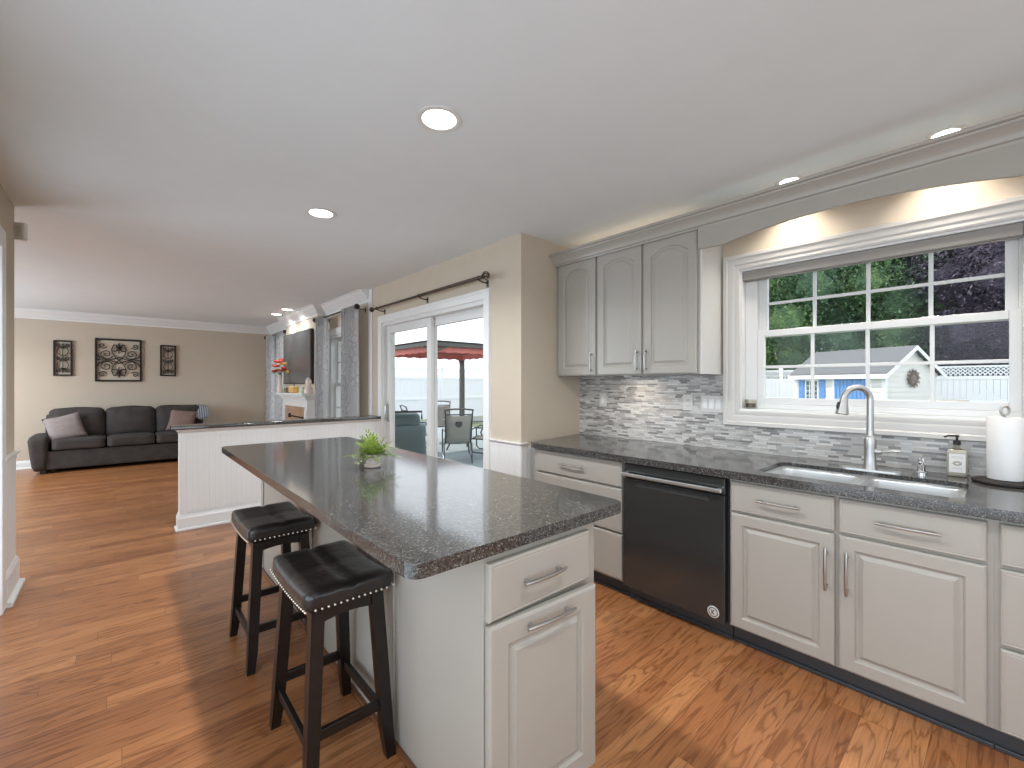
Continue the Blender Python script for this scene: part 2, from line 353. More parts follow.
def rbox(bm, c, s, r, puff=(0, 0, 0), n=8, mat=None, jit=0, seed=0):
    """soft rounded box: centre c, half sizes s, corner radius r, bulge per axis"""
    vm = {}; rnd = random.Random(seed)
    ph = [rnd.uniform(0, 6) for _ in range(6)]
    def V(p):
        k = tuple(round(x, 5) for x in p)
        if k in vm: return vm[k]
        q = Vector([p[i] * s[i] for i in range(3)])
        inn = Vector([max(-(s[i] - r), min(s[i] - r, q[i])) for i in range(3)])
        d = q - inn
        if d.length > 1e-9: q = inn + d.normalized() * r
        for i in range(3):
            j, l = (i + 1) % 3, (i + 2) % 3
            q[i] += puff[i] * p[i] * (1 - p[j] ** 2) * (1 - p[l] ** 2)
        if jit:
            q += Vector((sin(p[1] * 3 + ph[0]) * cos(p[2] * 2 + ph[1]), sin(p[0] * 3 + ph[2]), sin(p[0] * 4 + ph[3]) * sin(p[1] * 3 + ph[4]))) * jit
        q = q + Vector(c)
        if mat is not None: q = mat @ q
        vm[k] = bm.verts.new(q); return vm[k]
    for ax in range(3):
        for sg in (-1, 1):
            for i in range(n):
                for j in range(n):
                    def pt(a, b):
                        p = [0, 0, 0]; p[ax] = sg
                        p[(ax + 1) % 3] = -1 + 2 * a / n; p[(ax + 2) % 3] = -1 + 2 * b / n; return V(p)
                    q = (pt(i, j), pt(i + 1, j), pt(i + 1, j + 1), pt(i, j + 1))
                    if sg < 0: q = q[::-1]
                    bm.faces.new(q)
def beadboard(bm, x0, x1, z0, z1, step=0.045, y=0.0, th=0.008):
    """vertical bead board facing -Y in local space"""
    pts = []; n = max(1, round((x1 - x0) / step)); w = (x1 - x0) / n
    for i in range(n):
        a = x0 + i * w
        pts += [(a, y + 0.002), (a + 0.003, y), (a + w - 0.003, y)]
    pts += [(x1, y), (x1, y + th)] + [(x0, y + th)]
    prism(bm, pts, z1 - z0, 'Z', z0)
def panel_face(bm, w, h, th, x=0, z=0, rail=0.06, arch=0.0, y=0.0, plain=False):
    """raised-panel door front facing -Y; lower left corner (x, z), back at y, front at y-th"""
    K = 12
    def ring(ins, dep, ar):
        x0, x1, z0, z1 = x + ins, x + w - ins, z + ins, z + h - ins
        P = [(x0, z0), (x1, z0)]
        for i in range(K + 1):
            t = i / K; xx = x1 + (x0 - x1) * t
            P.append((xx, z1 - ar * (2 * t - 1) ** 2))
        return [bm.verts.new((px, y - dep, pz)) for px, pz in P]
    e = 0.006
    if plain: seq = [(0, 0, 0), (0, th - e, 0), (0.003, th - 0.002, 0), (0.008, th, 0), (0.012, th - 0.001, 0), (0.016, th, 0)]
    else:
        seq = [(0, 0, 0), (0, th - e, 0), (0.003, th - 0.0025, 0), (0.009, th, 0), (rail - 0.004, th, arch),
               (rail, th - 0.003, arch), (rail + 0.003, th - 0.0095, arch), (rail + 0.010, th - 0.0105, arch), (rail + 0.014, th - 0.0095, arch), (rail + 0.026, th - 0.003, arch), (rail + 0.028, th - 0.001, arch)]
    rs = [ring(*q) for q in seq]
    for a, b in zip(rs, rs[1:]):
        for k in range(len(a)): bm.faces.new((a[k], a[(k + 1) % len(a)], b[(k + 1) % len(a)], b[k]))
    bm.faces.new(rs[-1]); bm.faces.new(rs[0][::-1])
def arc_handle(bm, p0, p1, out, r=0.0062, rise=0.03):
    """bar pull from p0 to p1 on the surface, bowed along out"""
    p0, p1, out = Vector(p0), Vector(p1), Vector(out); d = p1 - p0
    pts = []
    for i in range(13):
        t = i / 12; pts.append(p0 + d * (-0.06 + 1.12 * t) + out * (rise * (0.78 + 0.22 * sin(pi * t))))
    tube(bm, pts, [r * 0.8] + [r] * 11 + [r * 0.8], 8)
    for q in (p0 + d * 0.07, p1 - d * 0.07): tube(bm, [q, q + out * rise * 0.85], r * 0.85, 8)

def obj(name, bm, mat, parent=None, smooth=False, ang=35, loc=None, rot=None):
    bmesh.ops.recalc_face_normals(bm, faces=bm.faces[:])
    me = bpy.data.meshes.new(name); bm.to_mesh(me); bm.free()
    for mm in (mat if isinstance(mat, (list, tuple)) else [mat]): me.materials.append(M[mm] if isinstance(mm, str) else mm)
    if smooth:
        me.polygons.foreach_set('use_smooth', [True] * len(me.polygons))
        if ang < 180: me.set_sharp_from_angle(angle=radians(ang))
    o = bpy.data.objects.new(name, me); C.objects.link(o)
    if parent: o.parent = parent
    if loc: o.location = loc
    if rot: o.rotation_euler = rot
    return o
def tag(o, label, cat, group=None, kind=None):
    if label: o['label'] = label
    if cat: o['category'] = cat
    if group: o['group'] = group
    if kind: o['kind'] = kind
    return o
def thing(name, label, cat, loc=(0, 0, 0), rz=0, group=None, kind=None):
    o = bpy.data.objects.new(name, None); o.empty_display_size = 0.1; C.objects.link(o)
    o.location = loc; o.rotation_euler = (0, 0, rz); return tag(o, label, cat, group, kind)
def struct(name, bm, mat, parent=None, label=None, **k):
    o = obj(name, bm, mat, parent, **k)
    if not parent: o['kind'] = 'structure'
    return o
def sempty(name, loc=(0, 0, 0), rz=0):
    o = bpy.data.objects.new(name, None); C.objects.link(o); o.location = loc; o.rotation_euler = (0, 0, rz); o['kind'] = 'structure'; return o
def dup(root, loc, rz=None, label=None, group=None):
    r = root.copy(); C.objects.link(r); r.location = loc
    if rz is not None: r.rotation_euler = (0, 0, rz)
    if label: r['label'] = label
    if group: r['group'] = group
    for ch in list(root.children):
        c = ch.copy(); C.objects.link(c); c.parent = r
        for g in list(ch.children):
            d = g.copy(); C.objects.link(d); d.parent = c
    return r
def at(px, depth, z=0):
    u = (px - 512) / F; return Vector((depth * (u * CA + SA), depth * (CA - SA * u), z))
RW = -pi / 2          # local -Y front turned to face -X

# ------------------------------------------------------------------ room shell
ZC = 2.56; XW = 3.095; XD = 2.37; YR = 2.565; YF = 10.44; XL = -0.545; YL = 4.46; YB = -2.6; XLL = -4.0
bm = NB(); box(bm, XLL - .15, XW + .15, YB - .15, YF + .15, -0.12, 0)
struct('floor', bm, 'floor')
bm = NB(); box(bm, XLL - .15, XW + .15, YB - .15, YF + .15, ZC, ZC + 0.15)
struct('ceiling', bm, 'ceiling')
def wall_x(name, x0, x1, y0, y1, holes=(), z1=ZC, mat='wall'):
    bm = NB(); ys = y0
    for (a, b, c, d) in sorted(holes):
        box(bm, x0, x1, ys, a, 0, z1)
        if c > 0: box(bm, x0, x1, a, b, 0, c)
        box(bm, x0, x1, a, b, d, z1); ys = b
    box(bm, x0, x1, ys, y1, 0, z1)
    return struct(name, bm, mat)
KW = (-0.062, 1.19, 1.185, 2.12)           # sink window opening (y0, y1, z0, z1)
wall_x('wall_right', XW, XW + .15, YB, YR, [KW])
bm = NB(); box(bm, XD, XW + .15, YR, YR + .15, 0, ZC); struct('wall_return', bm, 'wall')
DO = (3.03, 5.045, 0.0, 2.10); W2 = (6.0, 6.83, 0.62, 2.08); W3 = (9.05, 10.0, 0.62, 2.08)
wall_x('wall_door', XD, XD + .15, YR + .15, YF + .15, [DO, W2, W3])
bm = NB(); box(bm, XLL - .15, XD, YF, YF + .15, 0, ZC); struct('wall_far', bm, 'wall')
LD = (3.05, 3.92, 0, 2.18)
wall_x('wall_left', XL - .12, XL, YB, YL, [LD, (-2.2, 2.2, .25, 2.15)])  # doorway left open and wide gap added for the fill lamps
bm = NB(); box(bm, XLL - .15, XL - .12, YL - .12, YL, 0, ZC); struct('wall_living_near', bm, 'wall')
wall_x('wall_living_left', XLL - .15, XLL, YL, YF, [(6.6, 9.4, 0.65, 2.15)])
bm = NB()
box(bm, XL - .12, 0.1, YB - .15, YB, 0, ZC); box(bm, 2.5, XW + .15, YB - .15, YB, 0, ZC)
box(bm, 0.1, 2.5, YB - .15, YB, 0, 0.75); box(bm, 0.1, 2.5, YB - .15, YB, 2.25, ZC)
struct('wall_back', bm, 'wall')
# chimney breast in the living room
bm = NB(); box(bm, 2.25, XD, 7.02, 8.78, 0, ZC); struct('wall_chimney_breast', bm, 'wall')

# half wall
HX0, HX1, HY0, HY1 = 0.40, XD, 5.10, 5.24
hw = sempty('wall_half')
bm = NB(); box(bm, HX0 + .01, HX1, HY0 + .012, HY1 - .012, 0, 0.935); struct('core', bm, 'white', hw)
bm = NB(); beadboard(bm, HX0 + 0.05, HX1 - 0.0, 0.16, 0.87, 0.045, HY0 + 0.006, 0.01)
box(bm, HX0, HX0 + 0.05, HY0, HY0 + .03, 0.14, 0.935, .002); box(bm, HX0 + .05, HX1, HY0, HY0 + .011, 0.87, 0.935)
box(bm, HX0, HX0 + .009, HY0 + .03, HY1, 0.14, 0.935)
struct('bead_board', bm, 'white', hw)
bm = NB()
prof = [(0, 0), (0.03, 0), (0.03, 0.012), (0.016, 0.02), (0.016, 0.11), (0.009, 0.125), (0.006, 0.14), (0, 0.14)]
sweep(bm, [(HX0, HY1, 0), (HX0, HY0, 0), (HX1, HY0, 0)], prof, (0, 0, 1)); 
struct('base_moulding', bm, 'white', hw)
bm = NB(); sweep(bm, [(HX0, HY1, 0.905), (HX0, HY0, 0.905), (HX1, HY0, 0.905)], [(0, 0), (0.02, 0.012), (0.03, 0.03), (0, 0.03)], (0, 0, 1))
struct('cove_moulding', bm, 'white', hw)
bm = NB(); box(bm, HX0 - .06, HX1, HY0 - .05, HY1 + .05, 0.936, 0.968, .006)
tag(obj('ledge_slab', bm, 'granite', smooth=True), 'long narrow grey granite ledge capping the white half wall', 'ledge')

# crown moulding of the living room + cased edge where the rooms meet
CR = [(0, -0.15), (0.012, -0.15), (0.014, -0.125), (0.03, -0.11), (0.05, -0.075), (0.085, -0.045), (0.1, -0.03), (0.105, -0.012), (0.125, -0.008), (0.125, 0), (0, 0)]
bm = NB()
sweep(bm, [(XD, 5.42, ZC), (XD, 7.02, ZC), (2.25, 7.02, ZC), (2.25, 8.78, ZC), (XD, 8.78, ZC), (XD, YF, ZC), (XLL, YF, ZC)][::-1],
      CR, (0, 0, 1))
cr = struct('trim_1', bm, 'white', smooth=True, ang=40)
bm = NB(); box(bm, XD - .018, XD, 5.32, 5.42, 0.968, ZC, .003); box(bm, XD - .018, XD, 5.32, 5.42, 0, 0.936)
struct('trim_2', bm, 'white')
# baseboards
BP = [(0, 0), (0.028, 0), (0.028, 0.012), (0.015, 0.022), (0.015, 0.1), (0.008, 0.12), (0.004, 0.135), (0, 0.135)]
def base(name, pts, prof=BP, z=0.0):
    bm = NB(); sweep(bm, [(x, y, z) for x, y in pts], prof, (0, 0, 1)); return struct(name, bm, 'white')
base('baseboard_far', [(XLL, YF), (XD, YF)])
base('baseboard_door_wall', [(XD, 8.9), (XD, YF)][::-1])
# left stub wall: wainscot, rail, base, casing, end
BT = [(0, 0), (0.045, 0), (0.045, 0.02), (0.022, 0.034), (0.022, 0.17), (0.012, 0.195), (0, 0.2)]
bm = NB(); sweep(bm, [(XL, 4.03, 0), (XL, YL, 0), (XL - .12, YL, 0)], BT, (0, 0, 1))
struct('baseboard_left', bm, 'white')
RP = [(0, -0.035), (0.01, -0.03), (0.011, -0.008), (0.02, 0.002), (0.025, 0.01), (0.025, 0.018), (0, 0.018)]
bm = NB(); sweep(bm, [(XL, 4.03, 0.89), (XL, YL, 0.89), (XL - .12, YL, 0.89)], RP, (0, 0, 1))
struct('trim_3', bm, 'white', smooth=True, ang=30)
bm = NB(); beadboard(bm, 0, YL - 4.03, 0.18, 0.86, 0.045, -0.008, 0.008)
o = struct('wainscot_left', bm, 'white', loc=(XL, 4.03, 0), rot=(0, 0, pi / 2)); 
bm = NB(); box(bm, XL, XL + .02, 3.92, 4.03, 0, 2.28, .004); box(bm, XL, XL + .02, 2.94, 3.05, 0, 2.28, .004); box(bm, XL, XL + .02, 3.05, 3.92, 2.17, 2.28, .004)
struct('trim_4', bm, 'white')
# wainscot right of sliding door and around the corner
bm = NB(); beadboard(bm, 0, 0.384, 0.13, 0.86, 0.045, -0.008, 0.008)
struct('wainscot_door_wall', bm, 'white', loc=(XD, 2.949, 0), rot=(0, 0, RW))
bm = NB(); beadboard(bm, 0, 0.30, 0.0, 0.86, 0.045, -0.008, 0.008)
struct('wainscot_return', bm, 'white', loc=(XD - .004, YR, 0))
bm = NB(); sweep(bm, [(XD, 2.949, 0.875), (XD, YR, 0.875), (XD + .06, YR, 0.875)][::-1], [(-a, b) for a, b in RP], (0, 0, 1)); struct('trim_5', bm, 'white', smooth=True, ang=30)
base('baseboard_door_side', [(XD, YR), (XD, 2.949)][::-1])

# ------------------------------------------------------------------ casings / windows / doors
CP = [(0.0, 0), (0.0, 0.014), (0.012, 0.019), (0.03, 0.017), (0.04, 0.022), (0.07, 0.024), (0.078, 0.03), (0.098, 0.032), (0.102, 0.02), (0.102, 0)]
def casing(bm, x, y0, y1, z0, z1, closed=True):
    # path so that side = outward
    if closed: pts = [(x, y0, z0), (x, y0, z1), (x, y1, z1), (x, y1, z0)]
    else: pts = [(x, y0, z0), (x, y0, z1), (x, y1, z1), (x, y1, z0)]
    sweep(bm, pts, [(a, b) for a, b in CP], (-1, 0, 0), closed)
def sash(par, y0, y1, z0, z1, x, nc, nr, fr=0.04, dep=0.03, name='sash', botr=None):
    bm = NB(); b2 = botr or fr
    box(bm, x, x + dep, y0, y0 + fr, z0, z1, .003); box(bm, x, x + dep, y1 - fr, y1, z0, z1, .003)
    box(bm, x, x + dep, y0 + fr, y1 - fr, z0, z0 + b2, .003); box(bm, x, x + dep, y0 + fr, y1 - fr, z1 - fr, z1, .003)
    s = struct(name, bm, 'vinyl', par)
    bm = NB(); gy0, gy1, gz0, gz1 = y0 + fr, y1 - fr, z0 + b2, z1 - fr
    for i in range(1, nc):
        yy = gy0 + (gy1 - gy0) * i / nc; box(bm, x + .008, x + .022, yy - .009, yy + .009, gz0, gz1, .002)
    for j in range(1, nr):
        zz = gz0 + (gz1 - gz0) * j / nr; box(bm, x + .0075, x + .0225, gy0, gy1, zz - .009, zz + .009, .002)
    if nc > 1: struct('muntin_grid', bm, 'vinyl', s)
    else: bm.free()
    bm = NB(); box(bm, x + .013, x + .017, gy0 - .003, gy1 + .003, gz0 - .003, gz1 + .003); struct('glass_pane', bm, 'glass', s)
    return s
w1 = sempty('window_1')
y0, y1, z0, z1 = KW
bm = NB(); casing(bm, XW, y0, y1, z0, z1); struct('casing', bm, 'wintrim', w1, smooth=True, ang=30)
bm = NB()
for a in ((y0, y0 + .012, z0, z1), (y1 - .012, y1, z0, z1), (y0 + .012, y1 - .012, z0, z0 + .012), (y0 + .012, y1 - .012, z1 - .012, z1)):
    box(bm, XW - .002, XW + .15, *a)
struct('jamb', bm, 'white', w1)
bm = NB()
for a in ((y0 + .012, y0 + .018), (y1 - .088, y1 - .012)):
    box(bm, XW + .05, XW + .14, *a, z0 + .012, z1 - .012, .002)
box(bm, XW + .05, XW + .14, y0 + .018, y1 - .088, z0 + .012, z0 + .045, .003)
box(bm, XW + .083, XW + .14, y0 + .012, y0 + .03, z0 + .012, z1 - .012)
box(bm, XW + .084, XW + .14, y1 - .096, y1 - .088, z0 + .012, z1 - .012)
struct('track_frame', bm, 'vinyl', w1)
u = sash(w1, y0 + .03, y1 - .095, 1.667, z1 - .012, XW + .085, 4, 2, 0.043, name='upper_sash')
lo = sash(w1, y0 + .018, y1 - .088, z0 + .045, 1.71, XW + .052, 4, 2, 0.042, name='lower_sash')
bm = NB()
for yy in (0.85, 0.27): box(bm, XW + .06, XW + .084, yy - .035, yy + .035, 1.704, 1.713, .002); 
struct('sash_lock', bm, 'vinyl', lo)
bm = NB(); box(bm, XW + .004, XW + .05, y0 + .014, y1 - .014, z1 - .075, z1 - .013, .006)
box(bm, XW + .02, XW + .035, y0 + .02, y1 - .02, z1 - .082, z1 - .075, .002)
tag(obj('roller_shade', bm, 'shade'), 'rolled-up taupe shade cassette along the top of the sink window', 'window shade')

def house_window(name, Y):
    y0, y1, z0, z1 = Y; w = sempty(name)
    bm = NB(); casing(bm, XD, y0, y1, z0, z1); struct('casing', bm, 'white', w)
    bm = NB()
    for a in ((y0, y0 + .03, z0, z1), (y1 - .03, y1, z0, z1), (y0 + .03, y1 - .03, z0, z0 + .03), (y0 + .03, y1 - .03, z1 - .03, z1)): box(bm, XD, XD + .15, *a)
    struct('jamb', bm, 'white', w)
    zm = (z0 + z1) / 2
    sash(w, y0 + .03, y1 - .03, zm - .02, z1 - .03, XD + .09, 2, 2, 0.045, name='upper_sash')
    sash(w, y0 + .03, y1 - .03, z0 + .03, zm + .02, XD + .055, 2, 2, 0.045, name='lower_sash')
house_window('window_2', W2); house_window('window_3', W3)

# sliding patio door
d1 = sempty('door_1'); y0, y1, z0, z1 = DO
bm = NB(); CPb = [(0.0, 0), (0.0, 0.018), (0.05, 0.018), (0.06, 0.024), (0.082, 0.024), (0.086, 0)]
sweep(bm, [(XD, y0, 0), (XD, y0, z1), (XD, y1, z1), (XD, y1, 0)], CPb, (-1, 0, 0)); struct('casing', bm, 'white', d1)
bm = NB()
box(bm, XD, XD + .15, y0, y0 + .025, 0, z1); box(bm, XD, XD + .15, y1 - .025, y1, 0, z1); box(bm, XD, XD + .15, y0 + .025, y1 - .025, z1 - .04, z1)
box(bm, XD, XD + .15, y0 + .025, y1 - .025, 0, .03)
struct('door_frame', bm, 'vinyl', d1)
def slider(nm, ya, yb, x, handle=None):
    st = 0.085
    bm = NB(); box(bm, x, x + .04, ya, ya + st, .03, z1 - .04, .003); box(bm, x, x + .04, yb - st, yb, .03, z1 - .04, .003)
    box(bm, x, x + .04, ya + st, yb - st, .03, .16, .003); box(bm, x, x + .04, ya + st, yb - st, z1 - .13, z1 - .04, .003)
    s = struct(nm, bm, 'vinyl', d1)
    bm = NB(); box(bm, x + .018, x + .024, ya + st - .004, yb - st + .004, .156, z1 - .126); struct('glass_pane', bm, 'glass', s)
    if handle:
        bm = NB(); box(bm, x - .006, x, handle - .018, handle + .018, .9, 1.15, .003)
        tube(bm, [(x - .004, handle, .93), (x - .035, handle, .95), (x - .04, handle, 1.02), (x - .035, handle, 1.1), (x - .004, handle, 1.12)], .008, 8)
        struct('handle', bm, 'nickel', s, smooth=True)
ym = (y0 + y1) / 2
slider('fixed_panel', y0 + .025, ym + .045, XD + .085)
slider('sliding_panel', ym - .045, y1 - .025, XD + .04, handle=y1 - .07)

# curtain rod above the sliding door
ro = thing('curtain_rod', 'long dark bronze rod with cage finial above the sliding patio door', 'curtain rod', (XD - .1, 2.93, 2.262))
bm = NB(); tube(bm, [(0, 0, 0), (0, 2.16, 0)], .013, 12); tube(bm, [(0, 0, 0), (0, 1.05, 0)], .016, 12); obj('pole', bm, 'bronze', ro, smooth=True)
bm = NB()
for k in range(6):
    a = k * pi / 3; pts = []
    for i in range(9):
        t = pi * i / 8; pts.append((cos(a + t * .5) * sin(t) * .034, -.075 + .07 * (1 - cos(t)) / 2 - 0, sin(a + t * .5) * sin(t) * .034))
    tube(bm, pts, .0045, 6)
lathe(bm, [(.017, 0), (.017, .02)], (0, -.005, 0), 12, 'Y'); lathe(bm, [(.004, 0), (.009, .006), (.004, .012)], (0, -.085, 0), 10, 'Y')
obj('finial', bm, 'bronze', ro, smooth=True)
bm = NB(); lathe(bm, [(.012, 0), (.024, .015), (.03, .035), (.024, .055), (.01, .068)], (0, 2.16, 0), 14, 'Y'); obj('finial', bm, 'iron', ro, smooth=True)
for yy in (.06, 1.06, 2.05):
    bm = NB(); tube(bm, [(0, yy, -.018), (.05, yy, -.03), (.1, yy, -.03)], .006, 8); box(bm, .092, .1, yy - .012, yy + .012, -.065, -.005, .002)
    lathe(bm, [(.019, -.006), (.019, .006)], (0, yy, 0), 12, 'Y'); obj('bracket', bm, 'bronze', ro, smooth=True)

def curtain(name, label, ya, yb, x, z0=0.02, z1=2.35, waves=5, amp=.045):
    bm = NB(); n = waves * 12; R = []
    for i in range(n + 1):
        t = i / n; yy = ya + (yb - ya) * t; col = []
        for j in range(15):
            s = j / 14; zz = z1 + (z0 - z1) * s
            a = amp * (0.8 + 0.4 * s)
            ph = 2 * pi * waves * t
            col.append(bm.verts.new((x + a * sin(ph + .4 * s) , yy + .012 * sin(ph * 2 + s * 2), zz)))
        R.append(col)
    for a, b in zip(R, R[1:]):
        for j in range(14): bm.faces.new((a[j], b[j], b[j + 1], a[j + 1]))
    o = obj(name, bm, 'curtain', smooth=True, ang=180)
    md = o.modifiers.new('thick', 'SOLIDIFY'); md.thickness = .003
    return tag(o, label, 'curtain', 'printed living room curtains')
XC = XD - .11
curtain('curtain', 'printed white curtain panel nearest the sliding door', 5.42, 5.86, XC - .06)
curtain('curtain', 'printed white curtain panel just right of the television', 6.55, 6.89, XC - .06, waves=4)
curtain('curtain', 'printed white curtain panel just left of the mantel', 8.92, 9.4, XC, waves=4)
curtain('curtain', 'printed white curtain panel in the far corner beside the beige sofa wall', 9.72, 10.2, XC, waves=4)
for ya, yb, lb in ((5.42, 7.0, 'dark curtain rod over the living room window beside the patio door'), (8.9, 10.34, 'dark curtain rod over the window in the far corner')):
    rx = XC - .06 if ya < 6 else XC; ro2 = thing('curtain_rod', lb, 'curtain rod', (rx, ya, 2.33)); gw_ = XD - rx
    L = yb - ya
    bm = NB(); tube(bm, [(0, .03, 0), (0, L - .03, 0)], .011, 10); obj('pole', bm, 'bronze', ro2, smooth=True)
    for yy, s in ((.03, -1), (L - .03, 1)):
        bm = NB(); lathe(bm, [(.012, 0), (.03, s * .02), (.036, s * .04), (.03, s * .06), (.01, s * .072)], (0, yy, 0), 14, 'Y'); obj('finial', bm, 'iron', ro2, smooth=True)
    for yy in (.12, L - .12):
        bm = NB(); tube(bm, [(0, yy, 0), (gw_, yy, -.01)], .006, 8); box(bm, gw_ - .006, gw_, yy - .012, yy + .012, -.04, .02); obj('bracket', bm, 'bronze', ro2)

# ------------------------------------------------------------------ base cabinets (front faces -X)
FX = 2.385       # face frame
def cabinet(name, label, ya, yb, fronts, z0=0.1, z1=.872, depth=.68, side='cab', x=FX, cat='cabinet', frame='cab'):
    """fronts: (kind, y_left, y_right, zb, zt, handle) ; local x runs right = -Y world"""
    t = thing(name, label, cat, (x, yb, 0), RW); W = yb - ya
    bm = NB()
    if cat == 'sink cabinet':
        box(bm, 0, W, 0, .02, z0, z1); box(bm, 0, .018, .02, depth, z0, z1); box(bm, W - .018, W, .02, depth, z0, z1); box(bm, .018, W - .018, depth - .012, depth, z0, z1); box(bm, .018, W - .018, .02, depth - .012, z0, z0 + .018)
    else: box(bm, 0, W, 0, depth, z0, z1, .001)
    obj('carcass', bm, frame, t)
    return t
def pull(par, p0, p1): 
    bm = NB(); arc_handle(bm, p0, p1, (0, -1, 0)); return obj('handle', bm, 'nickel', par, smooth=True)
def front(t, yb, kind, ya_, yb_, zb, zt, handle=None, arch=0, th=.022):
    """kind door/drawer; ya_ > yb_ are world Y of left and right edges"""
    x0, x1 = yb - ya_, yb - yb_; bm = NB()
    panel_face(bm, x1 - x0, zt - zb, th, x0, zb, .058, arch, 0, plain=(kind == 'drawer'))
    o = obj(kind, bm, 'cab', t)
    if handle:
        hx, hz, L, vert = handle; hx = yb - hx
        if vert: pull(o, (hx, -th, hz - L / 2), (hx, -th, hz + L / 2))
        else: pull(o, (hx - L / 2, -th, hz), (hx + L / 2, -th, hz))
    return o
def toe(t, W):
    bm = NB(); box(bm, 0, W, .055, .07, 0, .1); box(bm, 0, W, .043, .055, 0, .018, .003); obj('toe_kick', bm, 'toe', t)
# drawer stack left of the dishwasher
t = cabinet('base_cabinet', 'pale grey three-drawer base cabinet left of the black dishwasher', 1.61, 2.43, None); toe(t, .82)
front(t, 2.43, 'drawer', 2.385, 1.622, .705, .865, (2.03, .79, .2, False))
front(t, 2.43, 'drawer', 2.385, 1.622, .415, .692, (2.03, .6, .2, False))
front(t, 2.43, 'drawer', 2.385, 1.622, .115, .402, (2.03, .31, .2, False))
# sink base
t = cabinet('sink_base_cabinet', 'warm grey base cabinet with two raised-panel doors under the sink', .035, .968, None, cat='sink cabinet'); toe(t, .933)
front(t, .968, 'drawer', .957, .512, .706, .857, (.735, .782, .17, False))
front(t, .968, 'drawer', .497, .052, .706, .857, (.272, .782, .18, False))
front(t, .968, 'door', .957, .512, .108, .694, (.541, .537, .17, True))
front(t, .968, 'door', .497, .052, .108, .694, (.465, .537, .17, True))
t = cabinet('base_cabinet', 'grey drawer cabinet at the right edge, beside the sink doors', -.62, .035, None); toe(t, .655)
front(t, .035, 'drawer', .02, -.6, .706, .857, (-.29, .78, .2, False))
front(t, .035, 'drawer', .02, -.6, .42, .694, (-.29, .6, .2, False))
front(t, .035, 'drawer', .02, -.6, .108, .408, (-.29, .3, .2, False))

# dishwasher
dwt = thing('dishwasher', 'black stainless dishwasher between the drawer stack and the sink cabinet', 'dishwasher', (FX, 1.603, 0), RW)
bm = NB(); box(bm, .005, .625, .01, .6, .1, .868); obj('tub', bm, 'gap', dwt)
bm = NB(); box(bm, .006, .622, -.038, .01, .105, .775, .003); obj('door', bm, 'dw', dwt)
bm = NB(); box(bm, .006, .622, -.032, .01, .779, .866, .003); obj('control_panel', bm, 'dw', dwt)
bm = NB(); box(bm, .008, .62, -.075, -.06, .795, .815, .004)
box(bm, .02, .04, -.062, -.03, .797, .813); box(bm, .59, .61, -.062, -.03, .797, .813); obj('bar_handle', bm, 'steel', dwt)
bm = NB(); box(bm, .09, .54, -.0395, -.036, .735, .762, .001); obj('pocket_shadow', bm, 'gap', dwt)  # dark strip painted for the shadow in the handle pocket
bm = NB(); lathe(bm, [(.031, 0), (.031, -.002), (.029, -.003)], (.565, -.038, .152), 28, 'Y'); bd = obj('badge', bm, 'plate', dwt)
bm = NB(); tube(bm, [(.565 + cos(a) * .0225, -.0412, .152 + sin(a) * .0225) for a in [i * pi / 14 for i in range(28)]], .0022, 6, closed=True, flat=1); obj('badge_ring', bm, 'gap', bd)
bm = NB()
box(bm, .5565, .5605, -.0425, -.0412, .140, .164); 
for s in (1, -1): tube(bm, [(.5605, -.042, .152), (.572, -.042, .152 + s * .012)], .002, 6)
obj('badge_letter', bm, 'gap', bd)
bm = NB(); box(bm, .0, .63, .05, .065, 0, .1); box(bm, 0, .63, .04, .05, 0, .02, .003); obj('toe_kick', bm, 'toe', dwt)

# sink, countertop with cut-out
def rrect(x0, x1, y0, y1, r, n=5):
    P = []
    for cx, cy, a0 in ((x1 - r, y1 - r, 0), (x0 + r, y1 - r, pi / 2), (x0 + r, y0 + r, pi), (x1 - r, y0 + r, 3 * pi / 2)):
        for i in range(n + 1): a = a0 + pi / 2 * i / n; P.append((cx + cos(a) * r, cy + sin(a) * r))
    return P
SX0, SX1, SY0, SY1 = 2.435, 2.835, .115, .862
def slab(bm, outer, holes, zb, zt, ease=.004):
    loops = []
    for L in [outer] + holes:
        loops.append([bm.verts.new((x, y, zt)) for x, y in L])
    es = []
    for L in loops:
        for i in range(len(L)): es.append(bm.edges.new((L[i], L[(i + 1) % len(L)])))
    r = bmesh.ops.triangle_fill(bm, use_beauty=True, edges=es)
    top = [g for g in r['geom'] if isinstance(g, bmesh.types.BMFace)]
    ex = bmesh.ops.extrude_face_region(bm, geom=top)
    bmesh.ops.translate(bm, vec=(0, 0, zb - zt), verts=[g for g in ex['geom'] if isinstance(g, bmesh.types.BMVert)])
bm = NB()
slab(bm, [(2.334, -.62), (3.088, -.62), (3.088, 2.56), (2.36, 2.44), (2.338, 2.42), (2.334, 2.39)][::-1], [rrect(SX0, SX1, SY0, SY1, .05)], .874, .914)
tag(obj('countertop', bm, 'granite'), 'long speckled grey granite worktop along the window wall', 'countertop')
sk = thing('kitchen_sink', 'double-bowl stainless undermount sink below the window', 'sink', (0, 0, .874))
dv = .475; bowls = [(SY0 + .014, dv - .016), (dv + .016, SY1 - .014)]
bm = NB(); slab(bm, rrect(SX0 + .001, SX1 - .001, SY0 + .001, SY1 - .001, .05), [rrect(SX0 + .014, SX1 - .014, a, b, .05) for a, b in bowls], .016, .019); obj('rim', bm, 'steel', sk)
